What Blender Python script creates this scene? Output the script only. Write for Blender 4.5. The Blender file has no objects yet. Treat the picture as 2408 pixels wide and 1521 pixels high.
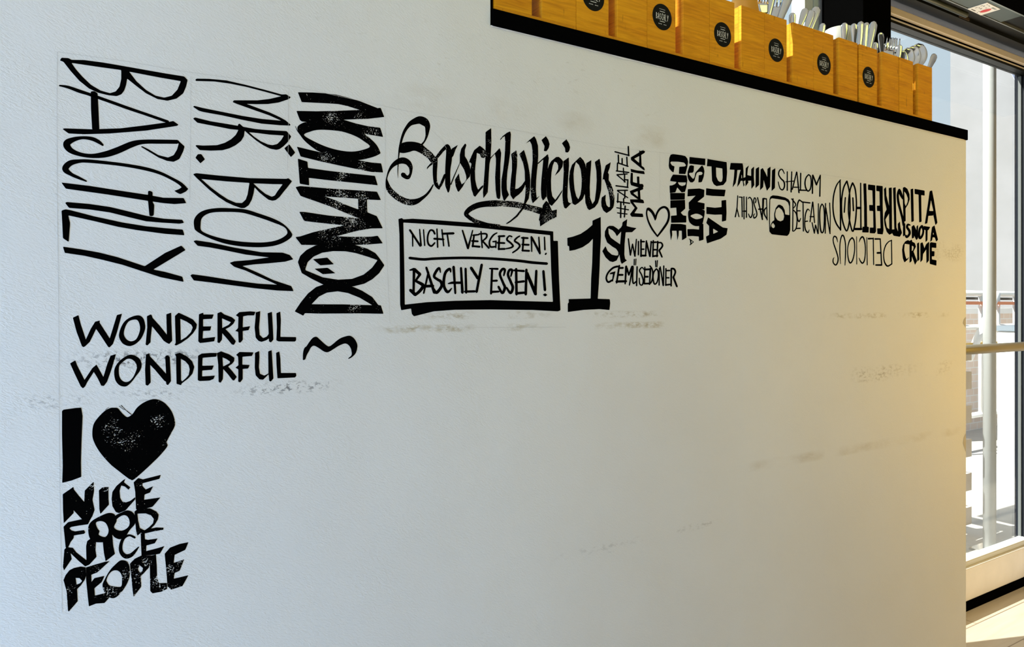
import bpy, bmesh, math, random
from mathutils import Vector, Matrix
from mathutils.geometry import tessellate_polygon
random.seed(7)
C = bpy.context.scene.collection

# ------------------------------------------------------------------ camera, world, sun, lights, exposure
W, H, F = 2408.0, 1521.0, 1694.0          # frame and focal length in photo pixels
HC = 1.10                                  # eye height
ANG = math.atan2(2696.0, F)                # wall direction, right of the optical axis
FW = Vector((math.cos(ANG), math.sin(ANG), 0)); RT = Vector((math.sin(ANG), -math.cos(ANG), 0))
cam_d = bpy.data.cameras.new('camera'); cam = bpy.data.objects.new('camera', cam_d); C.objects.link(cam)
cam.location = (0, 0, HC)
cam.rotation_euler = (math.pi/2, 0, math.atan2(FW.y, FW.x) - math.pi/2)
cam_d.sensor_width = 36.0; cam_d.lens = 36.0*F/W
cam_d.shift_y = -(H/2 - 722.0)/W
cam_d.clip_start = 0.02
bpy.context.scene.camera = cam

sc = bpy.context.scene
sc.view_settings.view_transform = 'Standard'
sc.view_settings.look = 'None'
sc.view_settings.gamma = 1.0
sc.view_settings.exposure = 0.0
sc.view_settings.use_curve_mapping = False

wd = bpy.data.worlds.new('sky'); sc.world = wd; wd.use_nodes = True
nt = wd.node_tree; nt.nodes.clear()
wo = nt.nodes.new('ShaderNodeOutputWorld'); bg = nt.nodes.new('ShaderNodeBackground')
tc = nt.nodes.new('ShaderNodeTexCoord'); sx = nt.nodes.new('ShaderNodeSeparateXYZ'); rp = nt.nodes.new('ShaderNodeValToRGB')
nt.links.new(tc.outputs['Generated'], sx.inputs[0]); nt.links.new(sx.outputs['Z'], rp.inputs[0])
e = rp.color_ramp.elements
e[0].position = 0.0; e[0].color = (0.70, 0.79, 0.86, 1)
e[1].position = 0.7; e[1].color = (0.42, 0.62, 0.86, 1)
m_ = rp.color_ramp.elements.new(0.45); m_.color = (0.66, 0.80, 0.91, 1)
nt.links.new(rp.outputs[0], bg.inputs[0]); bg.inputs[1].default_value = 1.0
nt.links.new(bg.outputs[0], wo.inputs[0])

def sun_dir(o, d):
    o.rotation_euler = Vector(d).to_track_quat('-Z', 'Y').to_euler()
sd = bpy.data.lights.new('sun', 'SUN'); sd.energy = 14.0; sd.color = (1.0, 0.95, 0.86); sd.angle = 0.009
sun = bpy.data.objects.new('sun', sd); C.objects.link(sun); sun_dir(sun, (1.0, -0.36, -0.85))

def area(name, loc, aim, size, power, col):
    d = bpy.data.lights.new(name, 'AREA'); d.shape = 'RECTANGLE'; d.size, d.size_y = size
    d.energy = power; d.color = col
    o = bpy.data.objects.new(name, d); C.objects.link(o); o.location = loc
    sun_dir(o, Vector(aim) - Vector(loc)); return o
area('cool_left_fill', (-1.6, 0.3, 0.5), (0.3, 1.0, 0.6), (1.0, 1.0), 45.0, (0.23, 0.53, 1.0))  # added cool fill, no real window there; turns the wall's left bluish
area('warm_right_fill', (3.2, 0.2, 1.0), (2.0, 1.0, 1.1), (0.7, 0.9), 14.7, (1.0, 0.57, 0.06))  # unseen amber fill, added to warm the right end of the wall
area('yellow_top_fill', (1.4, -0.6, 2.6), (1.3, 1.0, 1.2), (0.8, 0.8), 7.5, (0.95, 1.0, 0.12))  # overhead fill added to balance the wall's colour, not a real fitting

# ------------------------------------------------------------------ pixel -> place helpers
def ray(px, py):
    u = (px - W/2)/F; v = (722.0 - py)/F
    return FW + RT*u + Vector((0, 0, v))
def at(px, py, Y):                         # the point seen at a pixel on the vertical plane y = Y
    r = ray(px, py); p = r*(Y/r.y); return Vector((p.x, Y, HC + p.z))
def atz(px, py, z):
    r = ray(px, py); p = r*((z-HC)/r.z); return Vector((p.x, p.y, z))

# ------------------------------------------------------------------ materials
MATS = {}
def mat(name, col, rough=0.6, metal=0.0, spec=0.5):
    if name in MATS: return MATS[name]
    m = bpy.data.materials.new(name); m.use_nodes = True
    b = m.node_tree.nodes['Principled BSDF']
    b.inputs['Base Color'].default_value = (*col, 1); b.inputs['Roughness'].default_value = rough
    b.inputs['Metallic'].default_value = metal; b.inputs['Specular IOR Level'].default_value = spec
    MATS[name] = m; return m
def N(m, kind, **kw):
    n = m.node_tree.nodes.new(kind)
    for k, v in kw.items(): setattr(n, k, v)
    return n
def LK(m, a, b): m.node_tree.links.new(a, b)
def math_n(m, op, a, b=None, clamp=False):
    n = N(m, 'ShaderNodeMath', operation=op, use_clamp=clamp)
    for i, v in enumerate((a, b)):
        if v is None: continue
        if isinstance(v, (int, float)): n.inputs[i].default_value = v
        else: LK(m, v, n.inputs[i])
    return n.outputs[0]
def noise(m, vec, scale, detail=3.0, rough=0.5, dist=0.0):
    n = N(m, 'ShaderNodeTexNoise'); n.inputs['Scale'].default_value = scale
    n.inputs['Detail'].default_value = detail; n.inputs['Roughness'].default_value = rough
    n.inputs['Distortion'].default_value = dist
    LK(m, vec, n.inputs['Vector']); return n.outputs['Fac']
def mapping(m, vec, sc=(1, 1, 1), rot=(0, 0, 0)):
    n = N(m, 'ShaderNodeMapping'); n.inputs['Scale'].default_value = sc; n.inputs['Rotation'].default_value = rot
    LK(m, vec, n.inputs[0]); return n.outputs[0]
def mixc(m, fac, a, b):
    n = N(m, 'ShaderNodeMix', data_type='RGBA')
    if isinstance(fac, (int, float)): n.inputs['Factor'].default_value = fac
    else: LK(m, fac, n.inputs['Factor'])
    for k, v in (('A', a), ('B', b)):
        s = [i for i in n.inputs if i.name == k and i.type == 'RGBA'][0]
        if isinstance(v, tuple): s.default_value = (*v, 1)
        else: LK(m, v, s)
    return [o for o in n.outputs if o.type == 'RGBA'][0]
def bump(m, h, strength, dist):
    n = N(m, 'ShaderNodeBump'); n.inputs['Strength'].default_value = strength; n.inputs['Distance'].default_value = dist
    LK(m, h, n.inputs['Height']); LK(m, n.outputs[0], m.node_tree.nodes['Principled BSDF'].inputs['Normal'])
def base_col(m, s): LK(m, s, m.node_tree.nodes['Principled BSDF'].inputs['Base Color'])
def ramp(m, s, lo, hi):
    n = N(m, 'ShaderNodeMapRange'); n.inputs['From Min'].default_value = lo; n.inputs['From Max'].default_value = hi
    LK(m, s, n.inputs['Value']); return n.outputs[0]

def wall_material():
    m = mat('painted_wall', (0.80, 0.80, 0.79), 0.55, 0, 0.35)
    obj = N(m, 'ShaderNodeTexCoord').outputs['Object']
    sep = N(m, 'ShaderNodeSeparateXYZ'); LK(m, obj, sep.inputs[0]); X, Z = sep.outputs['X'], sep.outputs['Z']
    col = (0.80, 0.80, 0.79)
    cl = mixc(m, ramp(m, noise(m, obj, 2.2, 3), 0.35, 0.7), col, (0.76, 0.755, 0.74))
    def band(z0, sz, x0, x1, scale, lo, hi, c, amt, st=(1, 1, 2.2)):
        nonlocal cl
        g = math_n(m, 'SUBTRACT', Z, z0); g = math_n(m, 'DIVIDE', g, sz); g = math_n(m, 'MULTIPLY', g, g)
        g = math_n(m, 'SUBTRACT', 1.0, g, True)
        a = ramp(m, X, x0, x0+0.06); b = ramp(m, X, x1, x1-0.06)
        g = math_n(m, 'MULTIPLY', g, math_n(m, 'MULTIPLY', a, b))
        n = ramp(m, noise(m, mapping(m, obj, st), scale, 5, 0.65), lo, hi)
        n2 = ramp(m, noise(m, obj, 9, 2), 0.42, 0.62)
        g = math_n(m, 'MULTIPLY', math_n(m, 'MULTIPLY', g, n), n2)
        cl = mixc(m, math_n(m, 'MULTIPLY', g, amt, True), cl, c)
    band(1.067, 0.007, 0.38, 1.06, 55, 0.42, 0.60, (0.42, 0.35, 0.20), 0.85)
    band(1.087, 0.007, 0.43, 0.98, 55, 0.47, 0.64, (0.40, 0.34, 0.22), 0.8)
    band(1.080, 0.008, 1.45, 2.05, 50, 0.46, 0.62, (0.36, 0.31, 0.20), 0.7)
    band(0.940, 0.022, 1.55, 2.08, 70, 0.48, 0.64, (0.28, 0.25, 0.20), 0.6)
    band(1.248, 0.030, 1.88, 2.08, 110, 0.44, 0.60, (0.24, 0.21, 0.15), 0.9)
    band(1.036, 0.012, -0.02, 0.26, 150, 0.50, 0.58, (0.10, 0.10, 0.11), 0.9, (1, 1, 1.2))
    band(0.990, 0.010, -0.05, 0.36, 130, 0.52, 0.59, (0.12, 0.12, 0.13), 0.85, (1, 1, 1.6))
    band(1.200, 0.030, 0.40, 0.72, 90, 0.58, 0.66, (0.30, 0.30, 0.30), 0.6, (0.7, 1, 2))
    band(1.500, 0.060, 0.20, 1.00, 60, 0.58, 0.70, (0.52, 0.48, 0.42), 0.5)
    band(0.769, 0.013, 1.15, 2.08, 14, 0.36, 0.66, (0.52, 0.46, 0.36), 0.6)
    band(1.418, 0.024, 0.40, 1.02, 12, 0.36, 0.66, (0.56, 0.50, 0.40), 0.55)
    band(0.672, 0.008, 0.70, 1.15, 60, 0.50, 0.62, (0.42, 0.41, 0.39), 0.5)
    band(0.600, 0.090, 0.50, 1.70, 45, 0.66, 0.72, (0.30, 0.29, 0.27), 0.6, (0.6, 1, 1.6))
    base_col(m, cl)
    c_, s_ = math.cos(math.radians(28)), math.sin(math.radians(28))
    uu = math_n(m, 'SUBTRACT', math_n(m, 'MULTIPLY', X, c_), math_n(m, 'MULTIPLY', Z, s_))
    ww = math_n(m, 'ADD', math_n(m, 'MULTIPLY', X, s_), math_n(m, 'MULTIPLY', Z, c_))
    cv = N(m, 'ShaderNodeCombineXYZ'); LK(m, uu, cv.inputs[0]); LK(m, math_n(m, 'MULTIPLY', ww, 2.3), cv.inputs[1])
    h1 = ramp(m, noise(m, cv.outputs[0], 185, 2.0, 0.5, 0.9), 0.30, 0.75); h2 = noise(m, obj, 9, 3)
    amp = ramp(m, noise(m, obj, 14, 2), 0.25, 0.75)
    h1 = math_n(m, 'MULTIPLY', h1, math_n(m, 'ADD', math_n(m, 'MULTIPLY', amp, 0.7), 0.3))
    hh = math_n(m, 'ADD', h1, math_n(m, 'MULTIPLY', h2, 4.0))
    bump(m, hh, 0.5, 0.0007)
    return m

def bamboo_material():
    m = mat('bamboo', (0.50, 0.21, 0.02), 0.5, 0, 0.15)
    obj = N(m, 'ShaderNodeTexCoord').outputs['Object']
    rnd = N(m, 'ShaderNodeObjectInfo').outputs['Random']
    off = N(m, 'ShaderNodeVectorMath', operation='ADD'); LK(m, obj, off.inputs[0])
    cx = N(m, 'ShaderNodeCombineXYZ'); LK(m, math_n(m, 'MULTIPLY', rnd, 17.0), cx.inputs[0]); LK(m, math_n(m, 'MULTIPLY', rnd, 5.0), cx.inputs[2])
    LK(m, cx.outputs[0], off.inputs[1]); v = off.outputs[0]
    g1 = ramp(m, noise(m, mapping(m, v, (9, 9, 130)), 1.6, 4, 0.65, 0.5), 0.32, 0.68)
    g2 = ramp(m, noise(m, mapping(m, v, (2, 2, 22)), 1.3, 2, 0.5), 0.35, 0.68)
    kn = ramp(m, noise(m, mapping(m, v, (80, 40, 26)), 1.0, 2, 0.6), 0.66, 0.76)
    c = mixc(m, g1, (0.47, 0.158, 0.003), (0.80, 0.340, 0.008))
    c = mixc(m, math_n(m, 'MULTIPLY', g2, 0.45), c, (0.88, 0.43, 0.013))
    c = mixc(m, math_n(m, 'MULTIPLY', kn, 0.7), c, (0.22, 0.07, 0.003))
    c2 = mixc(m, ramp(m, rnd, 0, 1), c, (0.66, 0.265, 0.006))
    fin = mixc(m, 0.3, c, c2); base_col(m, fin)
    bump(m, g1, 0.15, 0.0006)
    return m

def ink_material(name, spots=None, base=0.0):
    """black marker; where the pen ran dry (spots: photo x, y, radius in pixels) the wall shows through in specks"""
    m = mat(name, (0.0016, 0.0016, 0.0017), 0.9, 0, 0.0)
    if spots is not None:
        nt = m.node_tree; pos = N(m, 'ShaderNodeNewGeometry').outputs['Position']
        sep = N(m, 'ShaderNodeSeparateXYZ'); LK(m, pos, sep.inputs[0])
        acc = None
        for px, py, pr in spots:
            c = at(px, py, 1.0); r = (at(px+pr, py, 1.0)-c).length
            dx = math_n(m, 'MULTIPLY', math_n(m, 'SUBTRACT', sep.outputs['X'], c.x), 1/r); dz = math_n(m, 'MULTIPLY', math_n(m, 'SUBTRACT', sep.outputs['Z'], c.z), 1/r)
            d = math_n(m, 'ADD', math_n(m, 'MULTIPLY', dx, dx), math_n(m, 'MULTIPLY', dz, dz))
            d = math_n(m, 'SUBTRACT', 1.0, d, True); acc = d if acc is None else math_n(m, 'MAXIMUM', acc, d)
        n1 = noise(m, mapping(m, pos, (1, 1, 1.25)), 520, 2, 0.6)
        n2 = noise(m, pos, 60, 2)
        sm = math_n(m, 'ADD', n1, math_n(m, 'MULTIPLY', math_n(m, 'SUBTRACT', n2, 0.5), 0.35))
        if acc is not None: sm = math_n(m, 'ADD', sm, math_n(m, 'MULTIPLY', acc, 0.15))
        f = ramp(m, sm, 0.715-base, 0.735-base)
        tr = N(m, 'ShaderNodeBsdfTransparent'); mx = N(m, 'ShaderNodeMixShader')
        LK(m, f, mx.inputs[0]); LK(m, nt.nodes['Principled BSDF'].outputs[0], mx.inputs[1]); LK(m, tr.outputs[0], mx.inputs[2])
        LK(m, mx.outputs[0], nt.nodes['Material Output'].inputs['Surface'])
    return m

def floor_material():
    m = mat('floor_boards', (0.5, 0.4, 0.28), 0.45)
    obj = N(m, 'ShaderNodeTexCoord').outputs['Object']
    br = N(m, 'ShaderNodeTexBrick'); br.inputs['Scale'].default_value = 1.0
    br.inputs['Brick Width'].default_value = 0.9; br.inputs['Row Height'].default_value = 0.14; br.inputs['Mortar Size'].default_value = 0.002
    br.inputs['Color1'].default_value = (0.62, 0.57, 0.49, 1); br.inputs['Color2'].default_value = (0.56, 0.51, 0.43, 1)
    br.inputs['Mortar'].default_value = (0.22, 0.17, 0.12, 1)
    LK(m, obj, br.inputs['Vector'])
    g = ramp(m, noise(m, mapping(m, obj, (4, 50, 1)), 1.0, 4), 0.3, 0.7)
    base_col(m, mixc(m, math_n(m, 'MULTIPLY', g, 0.35), br.outputs['Color'], (0.38, 0.30, 0.21)))
    return m

def glass_material():
    m = bpy.data.materials.new('clear_glass'); m.use_nodes = True; nt = m.node_tree; nt.nodes.clear()
    o = nt.nodes.new('ShaderNodeOutputMaterial'); t = nt.nodes.new('ShaderNodeBsdfTransparent'); g = nt.nodes.new('ShaderNodeBsdfGlossy')
    g.inputs['Roughness'].default_value = 0.02; t.inputs[0].default_value = (0.96, 0.98, 0.98, 1)
    lw = nt.nodes.new('ShaderNodeLayerWeight'); pw = nt.nodes.new('ShaderNodeMath'); pw.operation = 'POWER'; pw.inputs[1].default_value = 4.0
    fr = nt.nodes.new('ShaderNodeMath'); fr.operation = 'MULTIPLY_ADD'; fr.inputs[1].default_value = 0.45; fr.inputs[2].default_value = 0.03
    nt.links.new(lw.outputs['Facing'], pw.inputs[0]); nt.links.new(pw.outputs[0], fr.inputs[0])
    x = nt.nodes.new('ShaderNodeMixShader'); nt.links.new(fr.outputs[0], x.inputs[0]); nt.links.new(t.outputs[0], x.inputs[1])
    nt.links.new(g.outputs[0], x.inputs[2]); nt.links.new(x.outputs[0], o.inputs[0]); return m

def speckle(name, c1, c2, scale, rough=0.8, metal=0.0):
    m = mat(name, c1, rough, metal); obj = N(m, 'ShaderNodeTexCoord').outputs['Object']
    n = ramp(m, noise(m, obj, scale, 4, 0.6), 0.3, 0.7); base_col(m, mixc(m, n, c1, c2)); bump(m, n, 0.2, 0.002); return m

WALL = wall_material(); BAMBOO = bamboo_material()
INK = ink_material('marker_ink')
DRY = ink_material('dry_loop_ink', [(1190,485,45),(1240,490,45),(1120,515,22),(1180,528,40),(1290,508,22)], 0.01)
DRY_BLOCK = ink_material('dry_block_ink', [(780,275,32),(850,278,25),(870,308,25),(770,372,22),(850,392,18),(800,410,24),(795,452,38),(850,462,24),(852,490,20),(790,482,32),(820,525,38),(780,545,40),(850,545,32),(850,568,32),(835,722,24)])
DRY_SCRIPT = ink_material('dry_script_ink', [(1005,358,20),(1025,368,16),(930,462,28),(955,475,22),(1032,432,12),(1138,365,12),(1152,330,10),(1245,450,16),(1212,370,16),(1440,450,20)])
DRY_HEART = ink_material('dry_heart_ink', [(305,1035,42),(270,1025,34),(252,1005,22),(372,992,26),(268,990,16),(392,1040,14)], -0.01)
DRY_WORDS = ink_material('dry_words_ink', [(215,1145,16),(250,1150,14),(330,1140,14),(300,1400,30),(255,1395,24),(295,1350,26),(330,1360,30),(318,1340,22),(365,1370,24),(400,1340,24),(345,1320,18),(400,1390,26),(420,1320,20),(225,1335,16),(160,1385,20)])
FLOOR = floor_material(); GLASS = glass_material()
BLACK = mat('black_laminate', (0.0015, 0.0015, 0.0015), 0.8, 0, 0.0)
DARK = mat('dark_lacquer', (0.005, 0.006, 0.0055), 0.4, 0, 0.15)
NAVY = mat('anthracite_frame', (0.006, 0.008, 0.013), 0.45, 0.0, 0.08)
ALU = speckle('brushed_aluminium', (0.93, 0.90, 0.90), (0.82, 0.80, 0.80), 6, 0.35, 0.05)
GREYF = mat('grey_frame', (0.58, 0.66, 0.70), 0.45)
PALEF = mat('pale_frame', (0.66, 0.68, 0.68), 0.4)
GREEN = mat('green_grey_cover', (0.06, 0.085, 0.078), 0.3, 0.4)
STEEL = mat('stainless_steel', (0.60, 0.61, 0.60), 0.10, 1.0)
CONC = speckle('pale_concrete', (0.215, 0.22, 0.235), (0.185, 0.19, 0.20), 2.0)
PAVE = speckle('pale_paving', (0.52, 0.50, 0.47), (0.44, 0.43, 0.41), 8)
WHITE = mat('white_plastic', (0.90, 0.90, 0.88), 0.4)
RED = mat('red_print', (0.65, 0.01, 0.015), 0.4)
PRINT = mat('black_print', (0.03, 0.03, 0.03), 0.6)
LABEL = mat('black_label_paper', (0.006, 0.0065, 0.007), 0.6, 0, 0.08)
LPRINT = mat('pale_label_print', (0.70, 0.70, 0.68), 0.6)
CEIL = mat('white_ceiling', (0.75, 0.74, 0.72), 0.8)
PENCIL = mat('pencil', (0.58, 0.58, 0.57), 0.8)
AMBER = mat('amber_cup', (0.80, 0.42, 0.06), 0.35)
CRACK = mat('bare_plaster', (0.94, 0.94, 0.93), 0.8)
ORANGE = mat('orange_board', (0.80, 0.25, 0.10), 0.5)
TIMBER = speckle('bleached_timber', (0.85, 0.80, 0.74), (0.74, 0.69, 0.62), 12)

# ------------------------------------------------------------------ object helpers
def link(name, bm, m, parent=None, smooth=False, bevel=0.0):
    me = bpy.data.meshes.new(name); bm.normal_update(); bm.to_mesh(me); bm.free()
    if m: me.materials.append(m)
    if smooth:
        for p in me.polygons: p.use_smooth = True
    o = bpy.data.objects.new(name, me); C.objects.link(o)
    if parent: o.parent = parent
    if bevel:
        b = o.modifiers.new('bevel', 'BEVEL'); b.width = bevel; b.segments = 2; b.limit_method = 'ANGLE'
    return o
def thing(name, label, cat, loc=(0, 0, 0), rz=0.0, group=None):
    o = bpy.data.objects.new(name, None); C.objects.link(o); o.empty_display_size = 0.05
    o.location = loc; o.rotation_euler = (0, 0, rz); tag(o, label, cat, group); return o
def tag(o, label, cat, group=None):
    o['label'] = label; o['category'] = cat
    if group: o['group'] = group
    return o
def struct(o): o['kind'] = 'structure'; return o
def box(bm, x0, x1, y0, y1, z0, z1):
    vs = [bm.verts.new(p) for p in ((x0,y0,z0),(x1,y0,z0),(x1,y1,z0),(x0,y1,z0),(x0,y0,z1),(x1,y0,z1),(x1,y1,z1),(x0,y1,z1))]
    for f in ((0,3,2,1),(4,5,6,7),(0,1,5,4),(1,2,6,5),(2,3,7,6),(3,0,4,7)): bm.faces.new([vs[i] for i in f])
    return bm
def bx(*a): return box(bmesh.new(), *a)
def tube(bm, pts, rad, n=12, cap=True):
    pts = [Vector(p) for p in pts]; rads = rad if isinstance(rad, (list, tuple)) else [rad]*len(pts)
    rings = []
    for i, p in enumerate(pts):
        d = (pts[min(i+1, len(pts)-1)] - pts[max(i-1, 0)]).normalized()
        a = d.orthogonal().normalized(); b = d.cross(a)
        rings.append([bm.verts.new(p + (a*math.cos(2*math.pi*k/n) + b*math.sin(2*math.pi*k/n))*rads[i]) for k in range(n)])
    for r0, r1 in zip(rings, rings[1:]):
        for k in range(n): bm.faces.new((r0[k], r0[(k+1) % n], r1[(k+1) % n], r1[k]))
    if cap: bm.faces.new(rings[0][::-1]); bm.faces.new(rings[-1])
    return bm
def lathe(bm, prof, n=28, c=(0, 0)):
    rings = []
    for r, z in prof: rings.append([bm.verts.new((c[0]+r*math.cos(2*math.pi*k/n), c[1]+r*math.sin(2*math.pi*k/n), z)) for k in range(n)])
    for r0, r1 in zip(rings, rings[1:]):
        for k in range(n): bm.faces.new((r0[k], r0[(k+1) % n], r1[(k+1) % n], r1[k]))
    bm.faces.new(rings[0][::-1]); bm.faces.new(rings[-1]); return bm
def slab(bm, poly, axis_pt, thick):
    """polygon (list of 3D points) given a thickness vector"""
    a = [bm.verts.new(p) for p in poly]; b = [bm.verts.new(Vector(p)+Vector(thick)) for p in poly]
    bm.faces.new(a[::-1]); bm.faces.new(b); n = len(poly)
    for k in range(n): bm.faces.new((a[k], a[(k+1) % n], b[(k+1) % n], b[k]))
    return bm

# ------------------------------------------------------------------ the room
X_OPEN = at(1153, 40, 1.0).x               # where the wall drops to counter height
X_END = at(2271.5, 400, 1.0).x             # right end of the wall
Z_SH0, Z_SH1 = 1.553, 1.5805               # shelf underside / top
WT = 0.10
bm = bmesh.new()
slab(bm, [(-1.6,1,0),(X_END,1,0),(X_END,1,Z_SH0),(X_OPEN,1,Z_SH0),(X_OPEN,1,2.75),(-1.6,1,2.75)], None, (0,WT,0))
wall = struct(link('wall_front', bm, WALL))
struct(link('floor', bx(-6, 9, -6, 1.40, -0.06, 0), FLOOR))
struct(link('ceiling', bx(-4, 6, -3.0, 1.42, 2.75, 2.85), CEIL))
struct(link('wall_back', bx(-4, 6, -3.1, -3.0, 0, 2.75), mat('warm_grey_wall', (0.10, 0.095, 0.085), 0.8)))
struct(link('wall_right', bx(6.0, 6.1, -3.0, 1.40, 0, 2.75), mat('oak_panelling', (0.52, 0.36, 0.18), 0.6)))
bm = bx(X_OPEN, X_OPEN+0.012, 1.006, 1.09, Z_SH1, 2.75)
struct(link('trim_1', bm, BLACK))
# torn paint edge under the shelf
bm = bmesh.new(); xs = X_OPEN-0.002; pts = []
n = 90
for i in range(n+1):
    x = X_OPEN + (X_END-X_OPEN-0.01)*i/n
    pts.append((x, random.uniform(0.0008, 0.0034)))
lo = [bm.verts.new((x, 0.9990, Z_SH0-h)) for x, h in pts]; hi = [bm.verts.new((x, 0.9990, Z_SH0+0.0005)) for x, h in pts]
for i in range(n): bm.faces.new((lo[i], lo[i+1], hi[i+1], hi[i]))
link('paint_edge', bm, CRACK, wall)
# pencil guide lines left on the wall
def wall_line(bm, pts, w):
    P = [at(x, y, 1.0) for x, y in pts]
    for p, q in zip(P, P[1:]):
        d = (q-p).normalized(); nn = Vector((-d.z, 0, d.x))*w
        vs = [bm.verts.new((a.x, 0.9997, a.z)) for a in (p+nn, p-nn, q-nn, q+nn)]; bm.faces.new(vs)
bm = bmesh.new()
for l in ([(135,122),(290,143),(433,168),(700,205),(956,261),(1200,304),(1430,345),(1575,361),(1703,378),(1967,415),(2122,439)],
          [(135,122),(134,260),(135,500),(138,720),(139,960),(141,1180),(146,1440)], [(449,180),(448,330),(446,470)],
          [(678,215),(678,330),(676,400)], [(905,255),(906,330),(905,500),(917,760)], [(1551,357),(1551,470)],
          [(900,772),(1120,770),(1330,769)], [(1014,305),(1040,330),(1050,350)]):
    wall_line(bm, l, 0.00017)
link('pencil_line', bm, PENCIL, wall)
# chipped corner at the free end of the wall
bm = bmesh.new()
for yy, h in ((745, 26), (1018, 44)):
    a = at(2271, yy, 1.0); b = at(2271, yy+h, 1.0); c = at(2264, yy+h*0.55, 1.0); d = at(2266, yy+h*0.25, 1.0)
    bm.faces.new([bm.verts.new((p.x, 0.9996, p.z)) for p in (a, d, c, b)])
link('chipped_corner', bm, mat('bare_brown_plaster', (0.60, 0.53, 0.40), 0.9), wall)

shelf = link('counter_shelf', bx(X_OPEN+0.003, X_END+0.004, 0.9965, 1.198, Z_SH0, Z_SH1), BLACK, None, False, 0.0012)
tag(shelf, 'long black counter shelf lying on top of the white wall under the bamboo boxes', 'shelf')

# ------------------------------------------------------------------ windows and door
bm = bmesh.new()
w1 = struct(link('window_1', bx(at(1903,0,1.36).x, 1.985, 1.345, 1.40, 0.0, 2.70), GREYF))
link('frame', bx(at(1882,0,1.36).x, at(1901,0,1.36).x, 1.345, 1.39, 0.02, 2.68), PALEF, w1)
link('gasket', bx(at(1901,0,1.36).x, at(1903,0,1.36).x, 1.350, 1.385, 0.02, 2.68), BLACK, w1)
link('sun_blocker', bx(0.50, 0.78, 1.35, 1.39, 0.02, 2.68), PALEF, w1)  # unseen blocker, added to keep the sun out of some right-hand box slots
link('sun_blocker', bx(-0.45, -0.02, 1.35, 1.39, 0.02, 2.68), PALEF, w1)  # hidden from view, put in to shade a slot near the row's left end
link('head_rail', bx(-1.6, 1.985, 1.345, 1.395, 2.68, 2.75), PALEF, w1)
link('pane', bx(-1.55, at(1882,0,1.36).x, 1.365, 1.371, 0.04, 2.68), GLASS, w1)

XC0, XC1 = at(1933, 0, 1.33).x, at(2095, 0, 1.20).x
col = link('column', bx(XC0, XC1, 1.20, 1.33, 0, 2.75), BLACK)
XC1 = 1.987; col.name = 'wall_pier'; struct(col)

XS = at(2385, 700, 1.40).x
d1 = struct(link('door_1', bx(XS, XS+0.16, 1.335, 1.40, 0.0, 2.05), NAVY, None, False, 0.003))
zt = lambda y: at(2095.8, y, 1.335).z
link('head_rail', bx(XC1, XS+0.6, 1.330, 1.40, zt(33), zt(15.8)), ALU, d1, False, 0.002)
link('head_groove', bx(XC1, XS+0.6, 1.342, 1.39, zt(37), zt(33)), BLACK, d1)
bm = bmesh.new(); zc = (zt(37)+zt(45))/2; rr = (zt(37)-zt(45))/2
tube(bm, [(XC1, 1.345, zc), (XS, 1.345, zc)], rr, 16); link('head_bead', bm, ALU, d1, True)
link('head_gasket', bx(XC1, XS, 1.340, 1.38, zt(49.5), zt(43)), DARK, d1)
link('stile_gasket', bx(XS-0.006, XS, 1.373, 1.384, 0.17, zt(50)), mat('grey_rubber', (0.10, 0.11, 0.11), 0.6), d1)
link('stile_gasket', bx(XS-0.005, XS, 1.352, 1.364, 0.17, zt(50)), mat('black_rubber', (0.004, 0.004, 0.005), 0.6), d1)
link('stile_groove', bx(XS-0.0015, XS, 1.340, 1.348, 0.17, zt(50)), mat('slate_trim', (0.03, 0.036, 0.045), 0.5), d1)
link('bottom_rail', bx(1.987, XS+0.16, 1.335, 1.395, 0.032, 0.150), ALU, d1, False, 0.003)
link('bottom_bead', bx(1.987, XS+0.01, 1.345, 1.385, 0.150, 0.172), PALEF, d1, False, 0.004)
link('bottom_gasket', bx(1.987, XS+0.16, 1.330, 1.395, 0.0, 0.030), BLACK, d1)
link('pane', bx(XC1, XS, 1.365, 1.372, 0.172, zt(49.5)), GLASS, d1)
bm = bmesh.new(); zb = at(2273, 822.5, 1.285).z
tube(bm, [(2.13, 1.285, zb), (XS+0.14, 1.285, zb)], 0.0172, 20)
pb = link('push_bar', bm, mat('bronzed_steel', (0.20, 0.19, 0.15), 0.5, 0.2), d1, True)
bm = bmesh.new()
for xx in (2.18, XS+0.08): tube(bm, [(xx, 1.285, zb), (xx, 1.345, zb)], 0.010, 12)
link('bracket', bm, STEEL, pb, True)

# automatic door operator above the door
XC1 = 2.08
op = thing('door_operator', 'black automatic door housing above the glass door at top right', 'door operator', (XC1, 0.9, 2.102))
def opbox(name, x0, x1, y0, y1, z0, z1, m, b=0.0): 
    return link(name, bx(x0-XC1, x1-XC1, y0-0.9, y1-0.9, z0-2.102, z1-2.102), m, op, False, b)
opbox('housing', XC1, 4.2, 0.90, 1.400, 2.115, 2.40, DARK)
opbox('lower_lip', XC1, 4.2, 1.29, 1.330, 2.102, 2.115, DARK)
opbox('cover_strip', XC1, 2.82, 1.170, 1.238, 2.107, 2.115, GREEN, 0.002)
opbox('edge_strip', XC1, 4.2, 1.160, 1.168, 2.104, 2.115, mat('edge_aluminium', (0.30, 0.33, 0.31), 0.35, 0.7))
opbox('edge_strip', XC1, 4.2, 1.239, 1.243, 2.106, 2.115, mat('edge_aluminium', (0.30, 0.33, 0.31), 0.35, 0.7))
opbox('front_lip', XC1, 4.2, 0.90, 1.158, 2.100, 2.115, BLACK)
bm = bmesh.new(); pe = atz(2266, 38, 2.11)
tube(bm, [(0, 1.275-0.9, 0.008), (pe.x-XC1, 1.275-0.9, 0.008)], 0.0085, 16); link('track_tube', bm, GREEN, op, True)
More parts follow.
